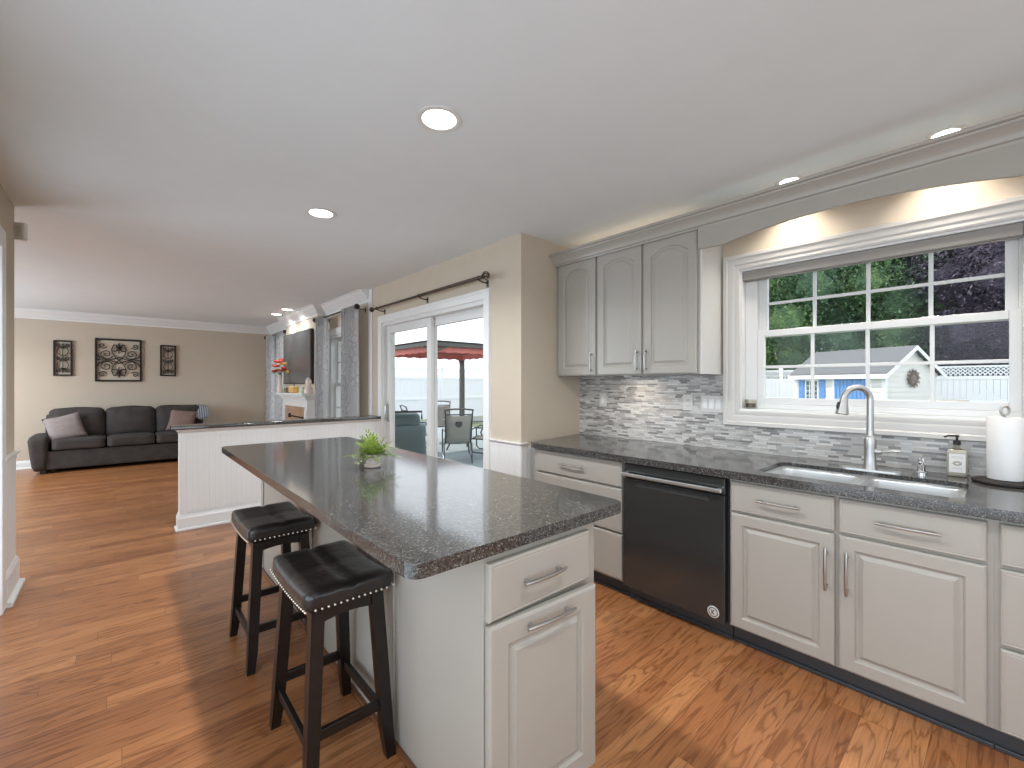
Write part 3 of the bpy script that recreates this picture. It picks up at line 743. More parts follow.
for (a, b) in bowls:
    bm = NB(); o_ = rrect(SX0 + .0135, SX1 - .0135, a - .0005, b + .0005, .05)
    rings = []
    cx, cy = (SX0 + SX1) / 2, (a + b) / 2
    for sc_, z in ((1.0, .016), (.99, .004), (.965, -.1), (.93, -.17), (.85, -.19), (.1, -.195)):
        rings.append([bm.verts.new((cx + (x - cx) * sc_, cy + (y - cy) * sc_, z)) for x, y in o_])
    for r1, r2 in zip(rings, rings[1:]):
        for k in range(len(r1)): bm.faces.new((r1[k], r1[(k + 1) % len(r1)], r2[(k + 1) % len(r1)], r2[k]))
    bm.faces.new(rings[-1])
    bo = obj('basin', bm, 'steel', sk, smooth=True, ang=60); md = bo.modifiers.new('t', 'SOLIDIFY'); md.thickness = .0015; md.offset = 1
    bm = NB(); lathe(bm, [(.04, -.192), (.042, -.190), (.03, -.190), (.01, -.193)], (cx, cy, 0), 20); obj('drain', bm, 'chrome', bo, smooth=True)
# faucet
fc = thing('faucet', 'tall brushed nickel gooseneck pull-down faucet behind the sink', 'faucet', (2.9, .475, .914))
bm = NB(); slab(bm, rrect(-.03, .03, -.125, .125, .028), [], 0, .006); obj('deck_plate', bm, 'steel', fc)
bm = NB(); lathe(bm, [(.031, .006), (.031, .012), (.027, .02), (.025, .08), (.026, .13), (.027, .155), (.024, .17), (.017, .178), (.016, .2)], (0, 0, 0), 24); obj('body', bm, 'nickel', fc, smooth=True)
bm = NB(); pts = [(0, 0, .19), (0, 0, .26), (0, 0, .33), (-.0, 0, .365)]
R_ = .063
for i in range(1, 13):
    a = pi * i / 12 * .93; pts.append((-R_ + R_ * cos(a), 0, .365 + R_ * sin(a)))
tube(bm, pts, .0155, 16); ne = obj('gooseneck', bm, 'nickel', fc, smooth=True, rot=(0, 0, radians(-48)))
a = pi * .93; ex, ez = -R_ + R_ * cos(a), .365 + R_ * sin(a)
bm = NB(); d = Vector((-.13, 0, -1)).normalized(); P0 = Vector((ex, 0, ez))
tube(bm, [P0, P0 + d * .01, P0 + d * .03, P0 + d * .07, P0 + d * .088, P0 + d * .092], [.0165, .0185, .0195, .027, .029, .025], 18); sh = obj('spray_head', bm, 'nickel', fc, smooth=True, rot=(0, 0, radians(-48)))
bm = NB(); q = P0 + d * .045 + Vector((-.0215, 0, 0)); tube(bm, [q + Vector((0, 0, .018)), q + Vector((-.006, 0, 0)), q + Vector((-.006, 0, -.018))], .005, 8); obj('spray_button', bm, 'gap', sh)
bm = NB(); tube(bm, [(0, -.02, .1), (0, -.045, .1)], .016, 14); tube(bm, [(0, -.04, .1), (.0, -.07, .103), (0, -.115, .108)], [.009, .0075, .006], 10); obj('lever_handle', bm, 'nickel', fc, smooth=True)
# built-in soap pump
sp_ = thing('soap_dispenser', 'short chrome soap pump set in the counter right of the faucet', 'soap dispenser', (2.96, .285, .914))
bm = NB(); lathe(bm, [(.021, 0), (.021, .008), (.016, .014), (.016, .04), (.011, .046)], (0, 0, 0), 18); obj('collar', bm, 'chrome', sp_, smooth=True)
bm = NB(); lathe(bm, [(.008, .046), (.008, .06), (.015, .062), (.015, .075), (.008, .08)], (0, 0, 0), 16); tube(bm, [(0, 0, .068), (-.04, 0, .07), (-.06, 0, .06)], [.008, .006, .005], 8); obj('pump_head', bm, 'chrome', sp_, smooth=True)
# soap bottle
sb = thing('soap_bottle', 'clear square hand soap bottle with black pump by the backsplash', 'bottle', (3.02, .165, .914), .1)
bm = NB(); rbox(bm, (0, 0, .065), (.022, .036, .065), .012); obj('bottle_body', bm, 'soap', sb, smooth=True, ang=180)
bm = NB(); lathe(bm, [(.02, .13), (.012, .14), (.011, .158)], (0, 0, 0), 16); obj('neck', bm, 'jarglass', sb, smooth=True)
bm = NB(); lathe(bm, [(.014, .152), (.014, .172), (.005, .174), (.005, .19), (.009, .192), (.009, .2)], (0, 0, 0), 14); tube(bm, [(0, 0, .195), (-.01, .03, .195), (-.014, .045, .188)], .0045, 8); obj('pump', bm, 'iron', sb, smooth=True)
bm = NB(); box(bm, -.0235, -.0226, -.028, .028, .022, .11); lbp = obj('paper_label', bm, 'towel', sb)
bm = NB()
for k in range(7):
    a = k * 2 * pi / 7; rbox(bm, (-.024, cos(a) * .011, .065 + sin(a) * .008), (.0008, .005, .004), .0008, n=3)
for zz in (.09, .097, .04): box(bm, -.0245, -.0236, -.02, .02, zz, zz + .0015)
obj('printed_mark', bm, 'box', lbp)
# paper towels
ph = thing('paper_towel_holder', 'dark round-based paper towel holder on the counter at right', 'paper towel holder', (2.955, .01, .914))
bm = NB(); lathe(bm, [(.1, 0), (.105, .004), (.105, .012), (.09, .018), (.01, .02)], (0, 0, 0), 32); obj('base_plate', bm, 'iron', ph, smooth=True)
bm = NB(); tube(bm, [(0, 0, .018), (0, 0, .305)], .006, 10); obj('post', bm, 'nickel', ph)
bm = NB(); tube(bm, [(.017 * cos(a) * 1, .0, .325 + .021 * sin(a)) for a in [i * pi / 8 for i in range(16)]], .005, 8, closed=True); fo = obj('ring_finial', bm, 'nickel', ph, smooth=True, rot=(0, 0, radians(-50)))
bm = NB(); lathe(bm, [(.02, .0), (.055, .0), (.057, .004), (.057, .271), (.054, .276), (.02, .276), (.02, .0)], (0, 0, 0), 36, cap=False)
o = obj('paper_towel_roll', bm, 'towel', smooth=True, loc=(2.955, .01, .935)); tag(o, 'thick white paper towel roll standing on its dark holder', 'paper towel roll')

# backsplash
bm = NB(); box(bm, XW - .007, XW, KW[1] + .1, YR, .914, 1.425); box(bm, XW - .007, XW, -.62, KW[1] + .1, .914, KW[2] - .1)
struct('trim_6', bm, 'mosaic')
def plate(label, y, z, w, kind, nm='wall_outlet', cat='outlet'):
    t = thing(nm, label, cat, (XW - .007, y, z), RW)
    bm = NB(); box(bm, -w / 2, w / 2, -.006, 0, -.058, .058, .002); obj('cover_plate', bm, 'plate', t)
    n = 1 if w < .09 else 3
    for i in range(n):
        cx = (i - (n - 1) / 2) * .046
        if kind == 'o':
            for s in (-.02, .02):
                bm = NB(); lathe(bm, [(.0165, 0), (.0165, -.003), (.015, -.004)], (cx, -.006, s), 18, 'Y'); so = obj('socket', bm, 'plate', t)
                bm = NB(); box(bm, cx - .007, cx - .005, -.0108, -.0095, s - .004, s + .005); box(bm, cx + .005, cx + .007, -.0108, -.0095, s - .004, s + .005); box(bm, cx - .002, cx + .002, -.0108, -.0095, s - .011, s - .007); obj('slots', bm, 'slot', so)
        else:
            bm = NB(); box(bm, cx - .0165, cx + .0165, -.0095, -.006, -.033, .033, .002); obj('rocker', bm, 'white', t)
plate('single switch plate on the mosaic under the left cabinet door', 2.305, 1.225, .072, 's', 'light_switch', 'light switch')
plate('double outlet on the mosaic backsplash left of the triple switch', 1.548, 1.225, .075, 'o')
plate('wide triple switch plate on the mosaic beside the sink window casing', 1.375, 1.22, .155, 's', 'light_switch', 'light switch')

# ------------------------------------------------------------------ upper cabinets
UX = 2.79
def upper(label, ya, yb, doors, sidemat=None):
    t = thing('wall_cabinet', label, 'cabinet', (UX, yb, 1.425), RW); W = yb - ya
    bm = NB(); box(bm, 0, W, 0, XW - UX, 0, .94, .001); obj('carcass', bm, 'cab', t)
    for (a, b, hx) in doors:
        x0, x1 = yb - a, yb - b; bm = NB(); panel_face(bm, x1 - x0, .93, .02, x0, .004, .062, .05); d = obj('door', bm, 'cab', t)
        h = yb - hx; pull(d, (h, -.02, .035), (h, -.02, .175))
    return t, W
upper('single-door grey wall cabinet in the corner beside the beige wall', 2.137, 2.56, [(2.53, 2.146, 2.177)])
t, W = upper('double-door grey wall cabinet beside the sink window', 1.318, 2.133, [(2.127, 1.738, 1.768), (1.722, 1.333, 1.695)])
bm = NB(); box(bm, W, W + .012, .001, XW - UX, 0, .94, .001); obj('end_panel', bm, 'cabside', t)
# under-cabinet puck
pk = thing('under_cabinet_light', 'small warm puck light under the corner wall cabinets', 'light', (2.9, 1.93, 1.425))
bm = NB(); lathe(bm, [(.032, 0), (.035, -.01), (.03, -.014), (.028, -.0145)], (0, 0, 0), 20); obj('housing', bm, 'white', pk)
lamp('puck_lamp', 'AREA', (0, 0, -.017), (0, 0, 0), 1.0, (1, .86, .68), .05, shape='DISK', parent=pk)
tl = thing('light_strip', 'thin warm light strip lying on top of the wall cabinets', 'light', (2.93, 1.95, 2.366))
bm = NB(); box(bm, -.012, .012, -.55, .55, 0, .012, .002); obj('housing', bm, 'white', tl)
lamp('strip_lamp', 'AREA', (0, 0, .014), (pi, 0, 0), .55, (1, .76, .52), .02, 1.05, parent=tl)
# valance over the window, with crown
bm = NB(); P = [(1.316, 2.36), (-.62, 2.36), (-.62, 2.215), (-.03, 2.215)]
for i in range(25):
    t_ = i / 24; P.append((-.03 + 1.2 * t_, 2.215 + .06 * (1 - (2 * t_ - 1) ** 2)))
P += [(1.316, 2.222)]
prism(bm, P, .02, 'X', 2.752)
vl = obj('window_valance', bm, 'cab'); tag(vl, 'arched grey wooden valance board spanning above the sink window', 'valance')
bm = NB()
CC = [(0, -.098), (.008, -.098), (.010, -.086), (.02, -.082), (.021, -.076), (.026, -.06), (.045, -.036), (.058, -.026), (.06, -.018), (.074, -.014), (.078, -.006), (.078, 0), (0, 0)]
sweep(bm, [(2.76, -.62, 2.447), (2.76, 2.562, 2.447)], [(-a, b) for a, b in CC][::-1], (0, 0, 1))
box(bm, 2.768, 2.785, -.62, 2.562, 2.352, 2.447)
o = obj('crown_moulding', bm, 'cab', smooth=True, ang=25); tag(o, 'grey stepped crown moulding running along cabinets and valance', 'crown moulding')

# ------------------------------------------------------------------ island
IX0, IX1, IY0, IY1 = .775, 1.285, 1.0, 3.66
isl = thing('kitchen_island', 'warm grey island cabinet with panelled end under the speckled top', 'kitchen island', (IX0, IY0, 0))
bm = NB(); box(bm, 0, IX1 - IX0, 0, IY1 - IY0, 0, .874, .002); obj('carcass', bm, 'cab', isl)
bm = NB()
for yy in (.54, 1.5, 2.6): box(bm, -.008, 0, yy, yy + .06, .02, .87, .002)
box(bm, -.008, 0, .6, 2.6, .8, .87, .002)
obj('side_stiles', bm, 'cab', isl)
bm = NB(); box(bm, -.02, 0, 0, IY1 - IY0, 0, .016, .005); obj('shoe_moulding', bm, 'shoe', isl)
bm = NB(); panel_face(bm, .452, .17, .022, .008, .675, .05, plain=True); dr = obj('drawer', bm, 'cab', isl); 
pull(dr, (.135, -.022, .762), (.30, -.022, .762))
bm = NB(); panel_face(bm, .452, .62, .022, .006, .045, .07); do = obj('pull_out_door', bm, 'cab', isl, loc=(.0, -.003, 0), rot=(0, 0, radians(-3.5)))
pull(do, (.14, -.022, .632), (.32, -.022, .632))
bm = NB(); 
def rr2(x0, x1, y0, y1, r): return rrect(x0, x1, y0, y1, r, 8)
slab(bm, rr2(.527, 1.432, .965, 3.727, .045), [], .875, .914)
it = obj('island_countertop', bm, 'granite'); tag(it, 'polished speckled grey granite slab topping the island', 'countertop')
md = it.modifiers.new('ease', 'BEVEL'); md.width = .004; md.segments = 2; md.limit_method = 'ANGLE'; md.angle_limit = radians(60)

# potted fern
fn = thing('potted_fern', 'small green fern in a cream pot on the island top', 'plant', (1.01, 2.27, .914))
bm = NB(); lathe(bm, [(.03, 0), (.042, .003), (.044, .014), (.034, .02), (.034, .02), (.044, .07), (.041, .07), (.036, .062)], (0, 0, 0), 24); obj('pot', bm, 'pot', fn, smooth=True, ang=40)
bm = NB(); lathe(bm, [(.036, .06), (.002, .064)], (0, 0, 0), 18); obj('soil', bm, 'soil', fn)
rn = random.Random(3)
bm = NB()
for i in range(75):
    a = rn.uniform(0, 2 * pi); L = rn.uniform(.07, .145); el = rn.uniform(.1, 1.45); pts = []
    up = sin(el); out = cos(el); p = Vector((cos(a) * .015, sin(a) * .015, .062)); d = Vector((cos(a) * out, sin(a) * out, up)).normalized()
    n = 6; w0 = .026
    for k in range(n + 1): pts.append(p.copy()); d.z -= .09; d.normalize(); p += d * L / n
    side = Vector((-sin(a), cos(a), 0))
    for k in range(1, n + 1):
        wv_ = w0 * (1 - abs(k / n - .45) * 1.1) + .003
        for s in (-1, 1):
            b0 = pts[k - 1]; tip = b0 + side * s * wv_ + (pts[k] - pts[k - 1]) * .9 + Vector((0, 0, rn.uniform(-.003, .004)))
            m1 = b0 + (pts[k] - b0) * .55
            mid = (b0 + tip) / 2 + (pts[k] - b0) * .35
            v_ = [bm.verts.new(q) for q in (b0, (b0 + tip) / 2 - (pts[k] - b0) * .3, tip, (b0 + tip) / 2 + (pts[k] - b0) * .55 + Vector((0, 0, .001)))]
            bm.faces.new(v_)
tf = obj('fronds', bm, 'fern', fn)
bm = NB()
for i in range(26):
    a = rn.uniform(0, 2 * pi); r = rn.uniform(.004, .02); tube(bm, [(cos(a) * r * .4, sin(a) * r * .4, .06), (cos(a) * r * 1.6, sin(a) * r * 1.6, .1)], .0012, 5)
obj('stems', bm, 'fern', fn)

# ------------------------------------------------------------------ bar stools
def stool(label, x, y):
    t = thing('bar_stool', label, 'bar stool', (x, y, 0), 0, 'black leather bar stools at the island')
    sx, sy = .152, .228; top = .605
    fx, fy = .155, .227; tx, ty = .122, .19
    for sx_ in (-1, 1):
        for sy_ in (-1, 1):
            bm = NB(); rings = []
            for z, h in ((0, .0165), (.1, .0205), (.35, .0215), (.6, .0215)):
                k = z / .6; cx = sx_ * (fx - .018 + (tx - fx) * k); cy = sy_ * (fy - .018 + (ty - fy) * k)
                if z == 0: cx += sx_ * .004; cy += sy_ * .004
                rings.append([bm.verts.new((cx + a * h, cy + b * h, z)) for a, b in ((-1, -1), (1, -1), (1, 1), (-1, 1))])
            for r1, r2 in zip(rings, rings[1:]):
                for k in range(4): bm.faces.new((r1[k], r1[(k + 1) % 4], r2[(k + 1) % 4], r2[k]))
            bm.faces.new(rings[0][::-1]); bm.faces.new(rings[-1]); obj('leg', bm, 'blackwood', t)
    # aprons with saddle curve
    for s in (-1, 1):
        bm = NB(); P = [(-ty + .0, .60)] + [(-ty + 2 * ty * i / 10, .545 + .022 * (1 - (i / 5 - 1) ** 2)) for i in range(11)] + [(ty, .60)]
        xx = s * (tx - .012); prism(bm, P, .018, 'X', xx - .009); obj('apron', bm, 'blackwood', t)
        bm = NB(); P = [(-tx, .60)] + [(-tx + 2 * tx * i / 10, .545 + .02 * (1 - (i / 5 - 1) ** 2)) for i in range(11)] + [(tx, .60)]
        yy = s * (ty - .012); prism(bm, P, .018, 'Y', yy - .009); obj('apron', bm, 'blackwood', t)
    def lx(z): return fx - .018 + (tx - fx) * z / .6
    def ly(z): return fy - .018 + (ty - fy) * z / .6
    for s in (-1, 1):
        bm = NB(); z = .19; box(bm, -lx(z), lx(z), s * ly(z) - .009, s * ly(z) + .009, z - .018, z + .018, .002); obj('stretcher', bm, 'blackwood', t)
        bm = NB(); z = .15 if s < 0 else .15; box(bm, s * lx(z) - .009, s * lx(z) + .009, -ly(z), ly(z), z - .016, z + .016, .002); obj('stretcher', bm, 'blackwood', t)
    # seat: saddle cushion
    bm = NB(); vm = {}; N = 14
    tmp = NB(); rbox(tmp, (0, 0, .64), (sx, sy, .037), .026, (0, 0, .004), n=14)
    for v_ in tmp.verts:
        u_, w_ = v_.co.x / sx, v_.co.y / sy
        v_.co.z += .012 * w_ * w_ - .006
        if v_.co.z > .64:
            v_.co.z -= .007 * math.exp(-(v_.co.x / .009) ** 2) 
            v_.co.z -= .003 * math.exp(-((v_.co.y) / .01) ** 2)
    bm.free(); seat = obj('seat', tmp, 'leather', t, smooth=True, ang=180)
    def nail(bm, px, py, nx, ny):
        w_ = py / sy; z = .617 + .012 * w_ * w_ - .006
        bmesh.ops.create_uvsphere(bm, u_segments=6, v_segments=4, radius=.0048, matrix=Matrix.Translation((px + nx * .001, py + ny * .001, z)))
    n1 = 21; n2 = 14
    for s in (-1, 1):
        bm = NB()
        for i in range(n1 + 1): nail(bm, s * sx, -sy + .008 + (2 * sy - .016) * i / n1, s, 0)
        obj('nailhead_row', bm, 'brass', seat, smooth=True, ang=180)
        bm = NB()
        for i in range(1, n2): nail(bm, -sx + .008 + (2 * sx - .016) * i / n2, s * sy, 0, s)
        obj('nailhead_row', bm, 'brass', seat, smooth=True, ang=180)
    return t
s1 = stool('black leather bar stool nearest the camera at the island', .595, 1.722)
s2 = dup(s1, (.592, 2.575, 0), None, 'black leather bar stool farther from the camera, nearer the half wall')

# ------------------------------------------------------------------ recessed ceiling lights
def can(label, x, y, power, grp='recessed ceiling lights', r=.082, col=WARM, sp=150):
    t = thing('recessed_light', label, 'ceiling light', (x, y, ZC), 0, grp)
    bm = NB(); lathe(bm, [(r, 0), (r + .018, -.001), (r + .018, -.005), (r + .004, -.008), (r - .006, -.004), (r - .006, 0)], (0, 0, 0), 32, cap=False); obj('trim_ring', bm, 'white', t, smooth=True)
    bm = NB(); lathe(bm, [(r - .006, -.003), (.001, -.004)], (0, 0, 0), 28); obj('lens', bm, 'lens', t)
    lamp('lamp', 'AREA', (0, 0, -.012), (0, 0, 0), power, col, .12, shape='DISK', spread=radians(sp), parent=t)
can('round recessed ceiling light nearest the camera, above the near end of the island', 1.075, 1.71, CAN_W)
can('round recessed ceiling light above the far end of the island', 1.045, 3.2, CAN_W)
can('recessed ceiling light behind the crown, above the left of the sink window', 2.955, .86, 3.2, 'lights hidden behind the crown', r=.056, sp=98, col=(1, .93, .82))
can('recessed ceiling light behind the crown, above the right of the sink window', 2.955, .2, 3.2, 'lights hidden behind the crown', r=.056, sp=98, col=(1, .93, .82))
can('recessed ceiling light before the mantel, nearer the camera', 1.99, 7.7, 6)
can('recessed ceiling light before the mantel, nearer the far wall', 1.99, 8.35, 6)
for x, y, pw_ in ((.9, .1, 13), (-2.3, 9.0, 40), (-1.7, 6.0, 26), (.9, -1.3, 10), (2.3, -1.2, 10)):  # living-room pair is unseen, added to brighten the far room
    t = thing('recessed_light', 'round recessed ceiling light out of view overhead', 'ceiling light', (x, y, ZC), 0, 'ceiling lights overhead out of view')
    bm = NB(); lathe(bm, [(.1, -.001), (.1, -.005), (.08, -.008), (.076, -.004)], (0, 0, 0), 32, cap=False); obj('trim_ring', bm, 'white', t)
    lamp('lamp', 'AREA', (0, 0, -.012), (0, 0, 0), pw_, WARM, .12, shape='DISK', spread=radians(150), parent=t)

# motion detector
md_ = thing('motion_detector', 'small white motion detector high on the left wall corner', 'motion detector', (XL - .01, YL, 2.40), 0)
bm = NB(); box(bm, -.04, .04, -.02, .02, -.06, .06, .012, 3, mat=Matrix.Translation((.03, .015, 0)) @ Matrix.Rotation(radians(-25), 4, 'Z')); obj('housing', bm, 'white', md_, smooth=True)
bm = NB(); box(bm, -.022, .022, -.026, -.02, -.035, .035, .004, 2, mat=Matrix.Translation((.03, .015, 0)) @ Matrix.Rotation(radians(-25), 4, 'Z')); obj('lens_window', bm, 'plate', md_)

# ------------------------------------------------------------------ sofa
SFX, SFY = -1.04, 9.6
so = thing('sofa', 'dark charcoal three-seat sofa against the far beige wall', 'sofa', (SFX, SFY, 0))
SW = 2.32; SD = .78
bm = NB(); rbox(bm, (SW / 2, .4, .2), (SW / 2 - .1, .37, .14), .02, n=6); obj('base', bm, 'sofa', so, smooth=True, ang=60)
bm = NB(); rbox(bm, (SW / 2, SD - .09, .5), (SW / 2 - .12, .09, .38), .05, n=8); obj('back_frame', bm, 'sofa', so, smooth=True, ang=180)
for s in (0, 1):
    bm = NB(); cx = .115 if s == 0 else SW - .115
    rbox(bm, (0, .37, .305), (.115, .385, .265), .06, (0.01, 0, .012), n=8)
    for v_ in bm.verts:
        k = (v_.co.z - .04) / .53; v_.co.x = v_.co.x * (.72 + .28 * k) + cx + (-1 if s == 0 else 1) * .02 * k
        if v_.co.y < .2: v_.co.y += .03 * (1 - k)
    obj('arm', bm, 'sofa', so, smooth=True, ang=180)
w = (SW - .46) / 3
for i in range(3):
    cx = .23 + w * (i + .5); cb = SW / 2 + (i - 1) * (w + .04)
    bm = NB(); rbox(bm, (cx, .31, .425), (w / 2 - .004, .31, .085), .04, (0, 0, .012), n=8); obj('seat_cushion', bm, 'sofa', so, smooth=True, ang=180)
    bm = NB(); rbox(bm, (0, 0, 0), (w / 2 + .02, .1, .25), .075, (0, .05, .015), n=10, mat=Matrix.Translation((cb, .53, .715)) @ Matrix.Rotation(radians(-12), 4, 'X'), jit=.006, seed=i); obj('back_cushion', bm, 'sofa', so, smooth=True, ang=180)
for x in (.15, SW - .15):
    for y in (.08, .68):
        bm = NB(); box(bm, x - .035, x + .035, y - .035, y + .035, 0, .065, .004); obj('foot', bm, 'iron', so)
def pillow(label, x, y, z, rx, rz, mat, s=.21, ry=0):
    bm = NB(); n = 12; g = {}
    for sd in (-1, 1):
        for i in range(n + 1):
            for j in range(n + 1):
                u_, v_ = -1 + 2 * i / n, -1 + 2 * j / n
                th = .075 * max(0, (1 - u_ ** 2)) ** .45 * max(0, (1 - v_ ** 2)) ** .45
                pin = 1 - .08 * (1 - abs(u_ * v_) ** .5) 
                if sd == 1 and (i in (0, n) or j in (0, n)): g[(sd, i, j)] = g[(-1, i, j)]; continue
                g[(sd, i, j)] = bm.verts.new((u_ * s * (1 - .07 * (1 - v_ * v_)), sd * th, v_ * s * (1 - .07 * (1 - u_ * u_))))
        for i in range(n):
            for j in range(n):
                q = [g[(sd, i, j)], g[(sd, i + 1, j)], g[(sd, i + 1, j + 1)], g[(sd, i, j + 1)]]
                bm.faces.new(q)
    o = obj('throw_pillow', bm, mat, smooth=True, ang=180, loc=(x, y, z), rot=(rx, ry, rz)); return tag(o, label, 'pillow')
pillow('mauve-grey square pillow leaning at the left end of the sofa', SFX + .37, SFY + .27, .67, radians(-22), radians(8), 'pillow', .215, radians(-14))
pillow('dusty pink pillow at the right end of the dark sofa', SFX + SW - .47, SFY + .30, .70, radians(-20), radians(-14), 'pinkpillow', .2, radians(8))
bm = NB(); rbox(bm, (0, 0, 0), (.1, .2, .025), .02, (0, 0, .015), n=8, jit=.012, seed=5)
for v_ in bm.verts: v_.co.z -= max(0, -v_.co.y) * 1.0
o = obj('throw_blanket', bm, 'throw', smooth=True, ang=180, loc=(SFX + SW - .16, SFY + .55, .93)); tag(o, 'small blue-grey striped throw over the right end of the sofa back', 'blanket')

# ------------------------------------------------------------------ iron wall art
def spiral(cx, cz, r0, turns, a0, dirn=1, n=26, tail=None):
    P = []
    for i in range(n + 1):
        t_ = i / n; a = a0 + dirn * turns * 2 * pi * t_; r = r0 * (1 - t_ * .88); P.append((cx + cos(a) * r, 0, cz + sin(a) * r))
    return P
def bez(p0, p1, p2, p3, n=12):
    return [(((1 - t) ** 3 * p0[0] + 3 * (1 - t) ** 2 * t * p1[0] + 3 * (1 - t) * t * t * p2[0] + t ** 3 * p3[0]), 0,
             ((1 - t) ** 3 * p0[1] + 3 * (1 - t) ** 2 * t * p1[1] + 3 * (1 - t) * t * t * p2[1] + t ** 3 * p3[1])) for t in [i / n for i in range(n + 1)]]
def fleur(bm, x, z, s, k):
    for dx, L, r in ((0, .1, .012), (-.5, .06, .009), (.5, .06, .009)):
        tube(bm, [(x, 0, z), (x + dx * L * k, 0, z + s * L * .6 * k), (x + dx * L * 1.3 * k, 0, z + s * L * (1 if dx == 0 else .55) * k)], [r * k * .5, r * k, r * k * .2], 6)
    tube(bm, [(x - .03 * k, 0, z), (x + .03 * k, 0, z)], .008 * k, 6); tube(bm, [(x, 0, z), (x, 0, z - s * .06 * k)], .006 * k, 6)
def art(label, cx, cz, w, h, big):
    t = thing('wall_art', label, 'wall decor', (cx, YF - .02, cz), 0, 'scrolled iron wall panels')
    bm = NB(); f = .03 if big else .024
    for a in ((-w / 2, -w / 2 + f, -h / 2, h / 2), (w / 2 - f, w / 2, -h / 2, h / 2), (-w / 2 + f, w / 2 - f, -h / 2, -h / 2 + f), (-w / 2 + f, w / 2 - f, h / 2 - f, h / 2)):
        box(bm, a[0], a[1], -.012, .02, a[2], a[3], .002)
    obj('frame', bm, 'iron', t)
    bm = NB(); r = .0075 if big else .0065
    if big:
        a = w / 2 - .03
        for sx in (-1, 1):
            for sz in (-1, 1):
                tube(bm, [(sx * p[0], 0, sz * p[2]) for p in bez((0, 0), (.1, .1), (.12, .2), (.06, a), 10)], r, 6)
                tube(bm, [(sx * p[0], 0, sz * p[2]) for p in bez((.0, .06), (.1, -.02), (.24, -.01), (a, .1), 10)], r, 6)
                tube(bm, [(sx * p[0], 0, sz * p[2]) for p in spiral(.165, .105, .09, 1.7, radians(200), 1)], r, 6)
                tube(bm, [(sx * p[0], 0, sz * p[2]) for p in spiral(.215, .25, .055, 1.3, radians(200), 1)], r, 6)
                tube(bm, [(sx * p[0], 0, sz * p[2]) for p in spiral(.07, .2, .075, 1.0, radians(90), 1)], r, 6)
        for s in (-1, 1): fleur(bm, 0, s * .19, s, 1.25); tube(bm, [(s * a, 0, 0), (s * (a - .08), 0, 0)], [.014, .004], 6)
    else:
        for sx in (-1, 1):
            tube(bm, [(sx * p[0], 0, p[2]) for p in spiral(.047, 0, .036, 1.4, radians(180), 1)], r, 6)
            for sz in (-1, 1):
                tube(bm, [(sx * p[0], 0, sz * p[2]) for p in spiral(.05, .215, .03, 1.2, radians(-90), 1)], r, 6)
                tube(bm, [(sx * p[0], 0, sz * p[2]) for p in bez((.01, .03), (.08, .08), (.08, .14), (.02, .2), 8)], r, 6)
        for s in (-1, 1): fleur(bm, 0, s * .17, s, .9)
        tube(bm, [(0, 0, -.2), (0, 0, .2)], r, 6)
    obj('scrollwork', bm, 'iron', t, smooth=True, ang=180)
art('narrow iron scroll panel, leftmost of three above the sofa', -.735, 1.79, .225, .59, False)
art('large square iron scroll panel in the middle above the sofa', -.04, 1.778, .62, .75, True)
art('narrow iron scroll panel, rightmost of three above the sofa', .645, 1.795, .235, .575, False)

# ------------------------------------------------------------------ fireplace, mantel, TV
mt = thing('fireplace_mantel', 'white fireplace mantel with brown stone surround under the television', 'fireplace mantel', (2.25, 8.36, 0), RW)
bm = NB(); MW = 1.34
box(bm, 0, .13, -.16, 0, 0, 1.0, .004); box(bm, MW - .13, MW, -.16, 0, 0, 1.0, .004); box(bm, 0, MW, -.16, 0, 1.0, 1.13, .004)
box(bm, .025, .105, -.172, -.16, .15, .95, .004); box(bm, MW - .105, MW - .025, -.175, -.16, .15, .95, .004)
box(bm, -.02, MW + .02, -.19, 0, 1.12, 1.15, .006); box(bm, -.04, MW + .04, -.21, 0, 1.15, 1.18, .008)
obj('mantel_frame', bm, 'white', mt)
bm = NB(); box(bm, -.07, MW + .07, -.26, 0, 1.18, 1.215, .006); obj('mantel_shelf', bm, 'white', mt)
bm = NB(); box(bm, .13, .36, -.12, 0, 0, 1.0); box(bm, MW - .36, MW - .13, -.12, 0, 0, 1.0); box(bm, .36, MW - .36, -.12, 0, .78, 1.0); obj('stone_surround', bm, 'stone', mt)
bm = NB(); box(bm, .36, MW - .36, -.1, -.01, 0, .78); obj('firebox', bm, 'gap', mt)
bm = NB(); tube(bm, [(.3, -.135, .83), (1.04, -.135, .83)], .012, 8); tube(bm, [(.32, -.135, .80), (.32, -.135, .87)], .022, 8); tube(bm, [(.32, -.12, .83), (.32, -.14, .83)], .02, 8); obj('screen_rod', bm, 'iron', mt)
tv = thing('television', 'large wall-mounted flat television above the fireplace mantel', 'television', (2.25, 8.74, 1.36), RW)
bm = NB(); box(bm, 0, 1.54, -.055, -.012, 0, .87, .004); obj('bezel', bm, 'bezel', tv)
bm = NB(); box(bm, .012, 1.528, -.058, -.054, .02, .858); obj('screen', bm, 'screen', tv)
bm = NB(); box(bm, .5, 1.04, -.012, 0, .25, .65); obj('wall_mount', bm, 'iron', tv)
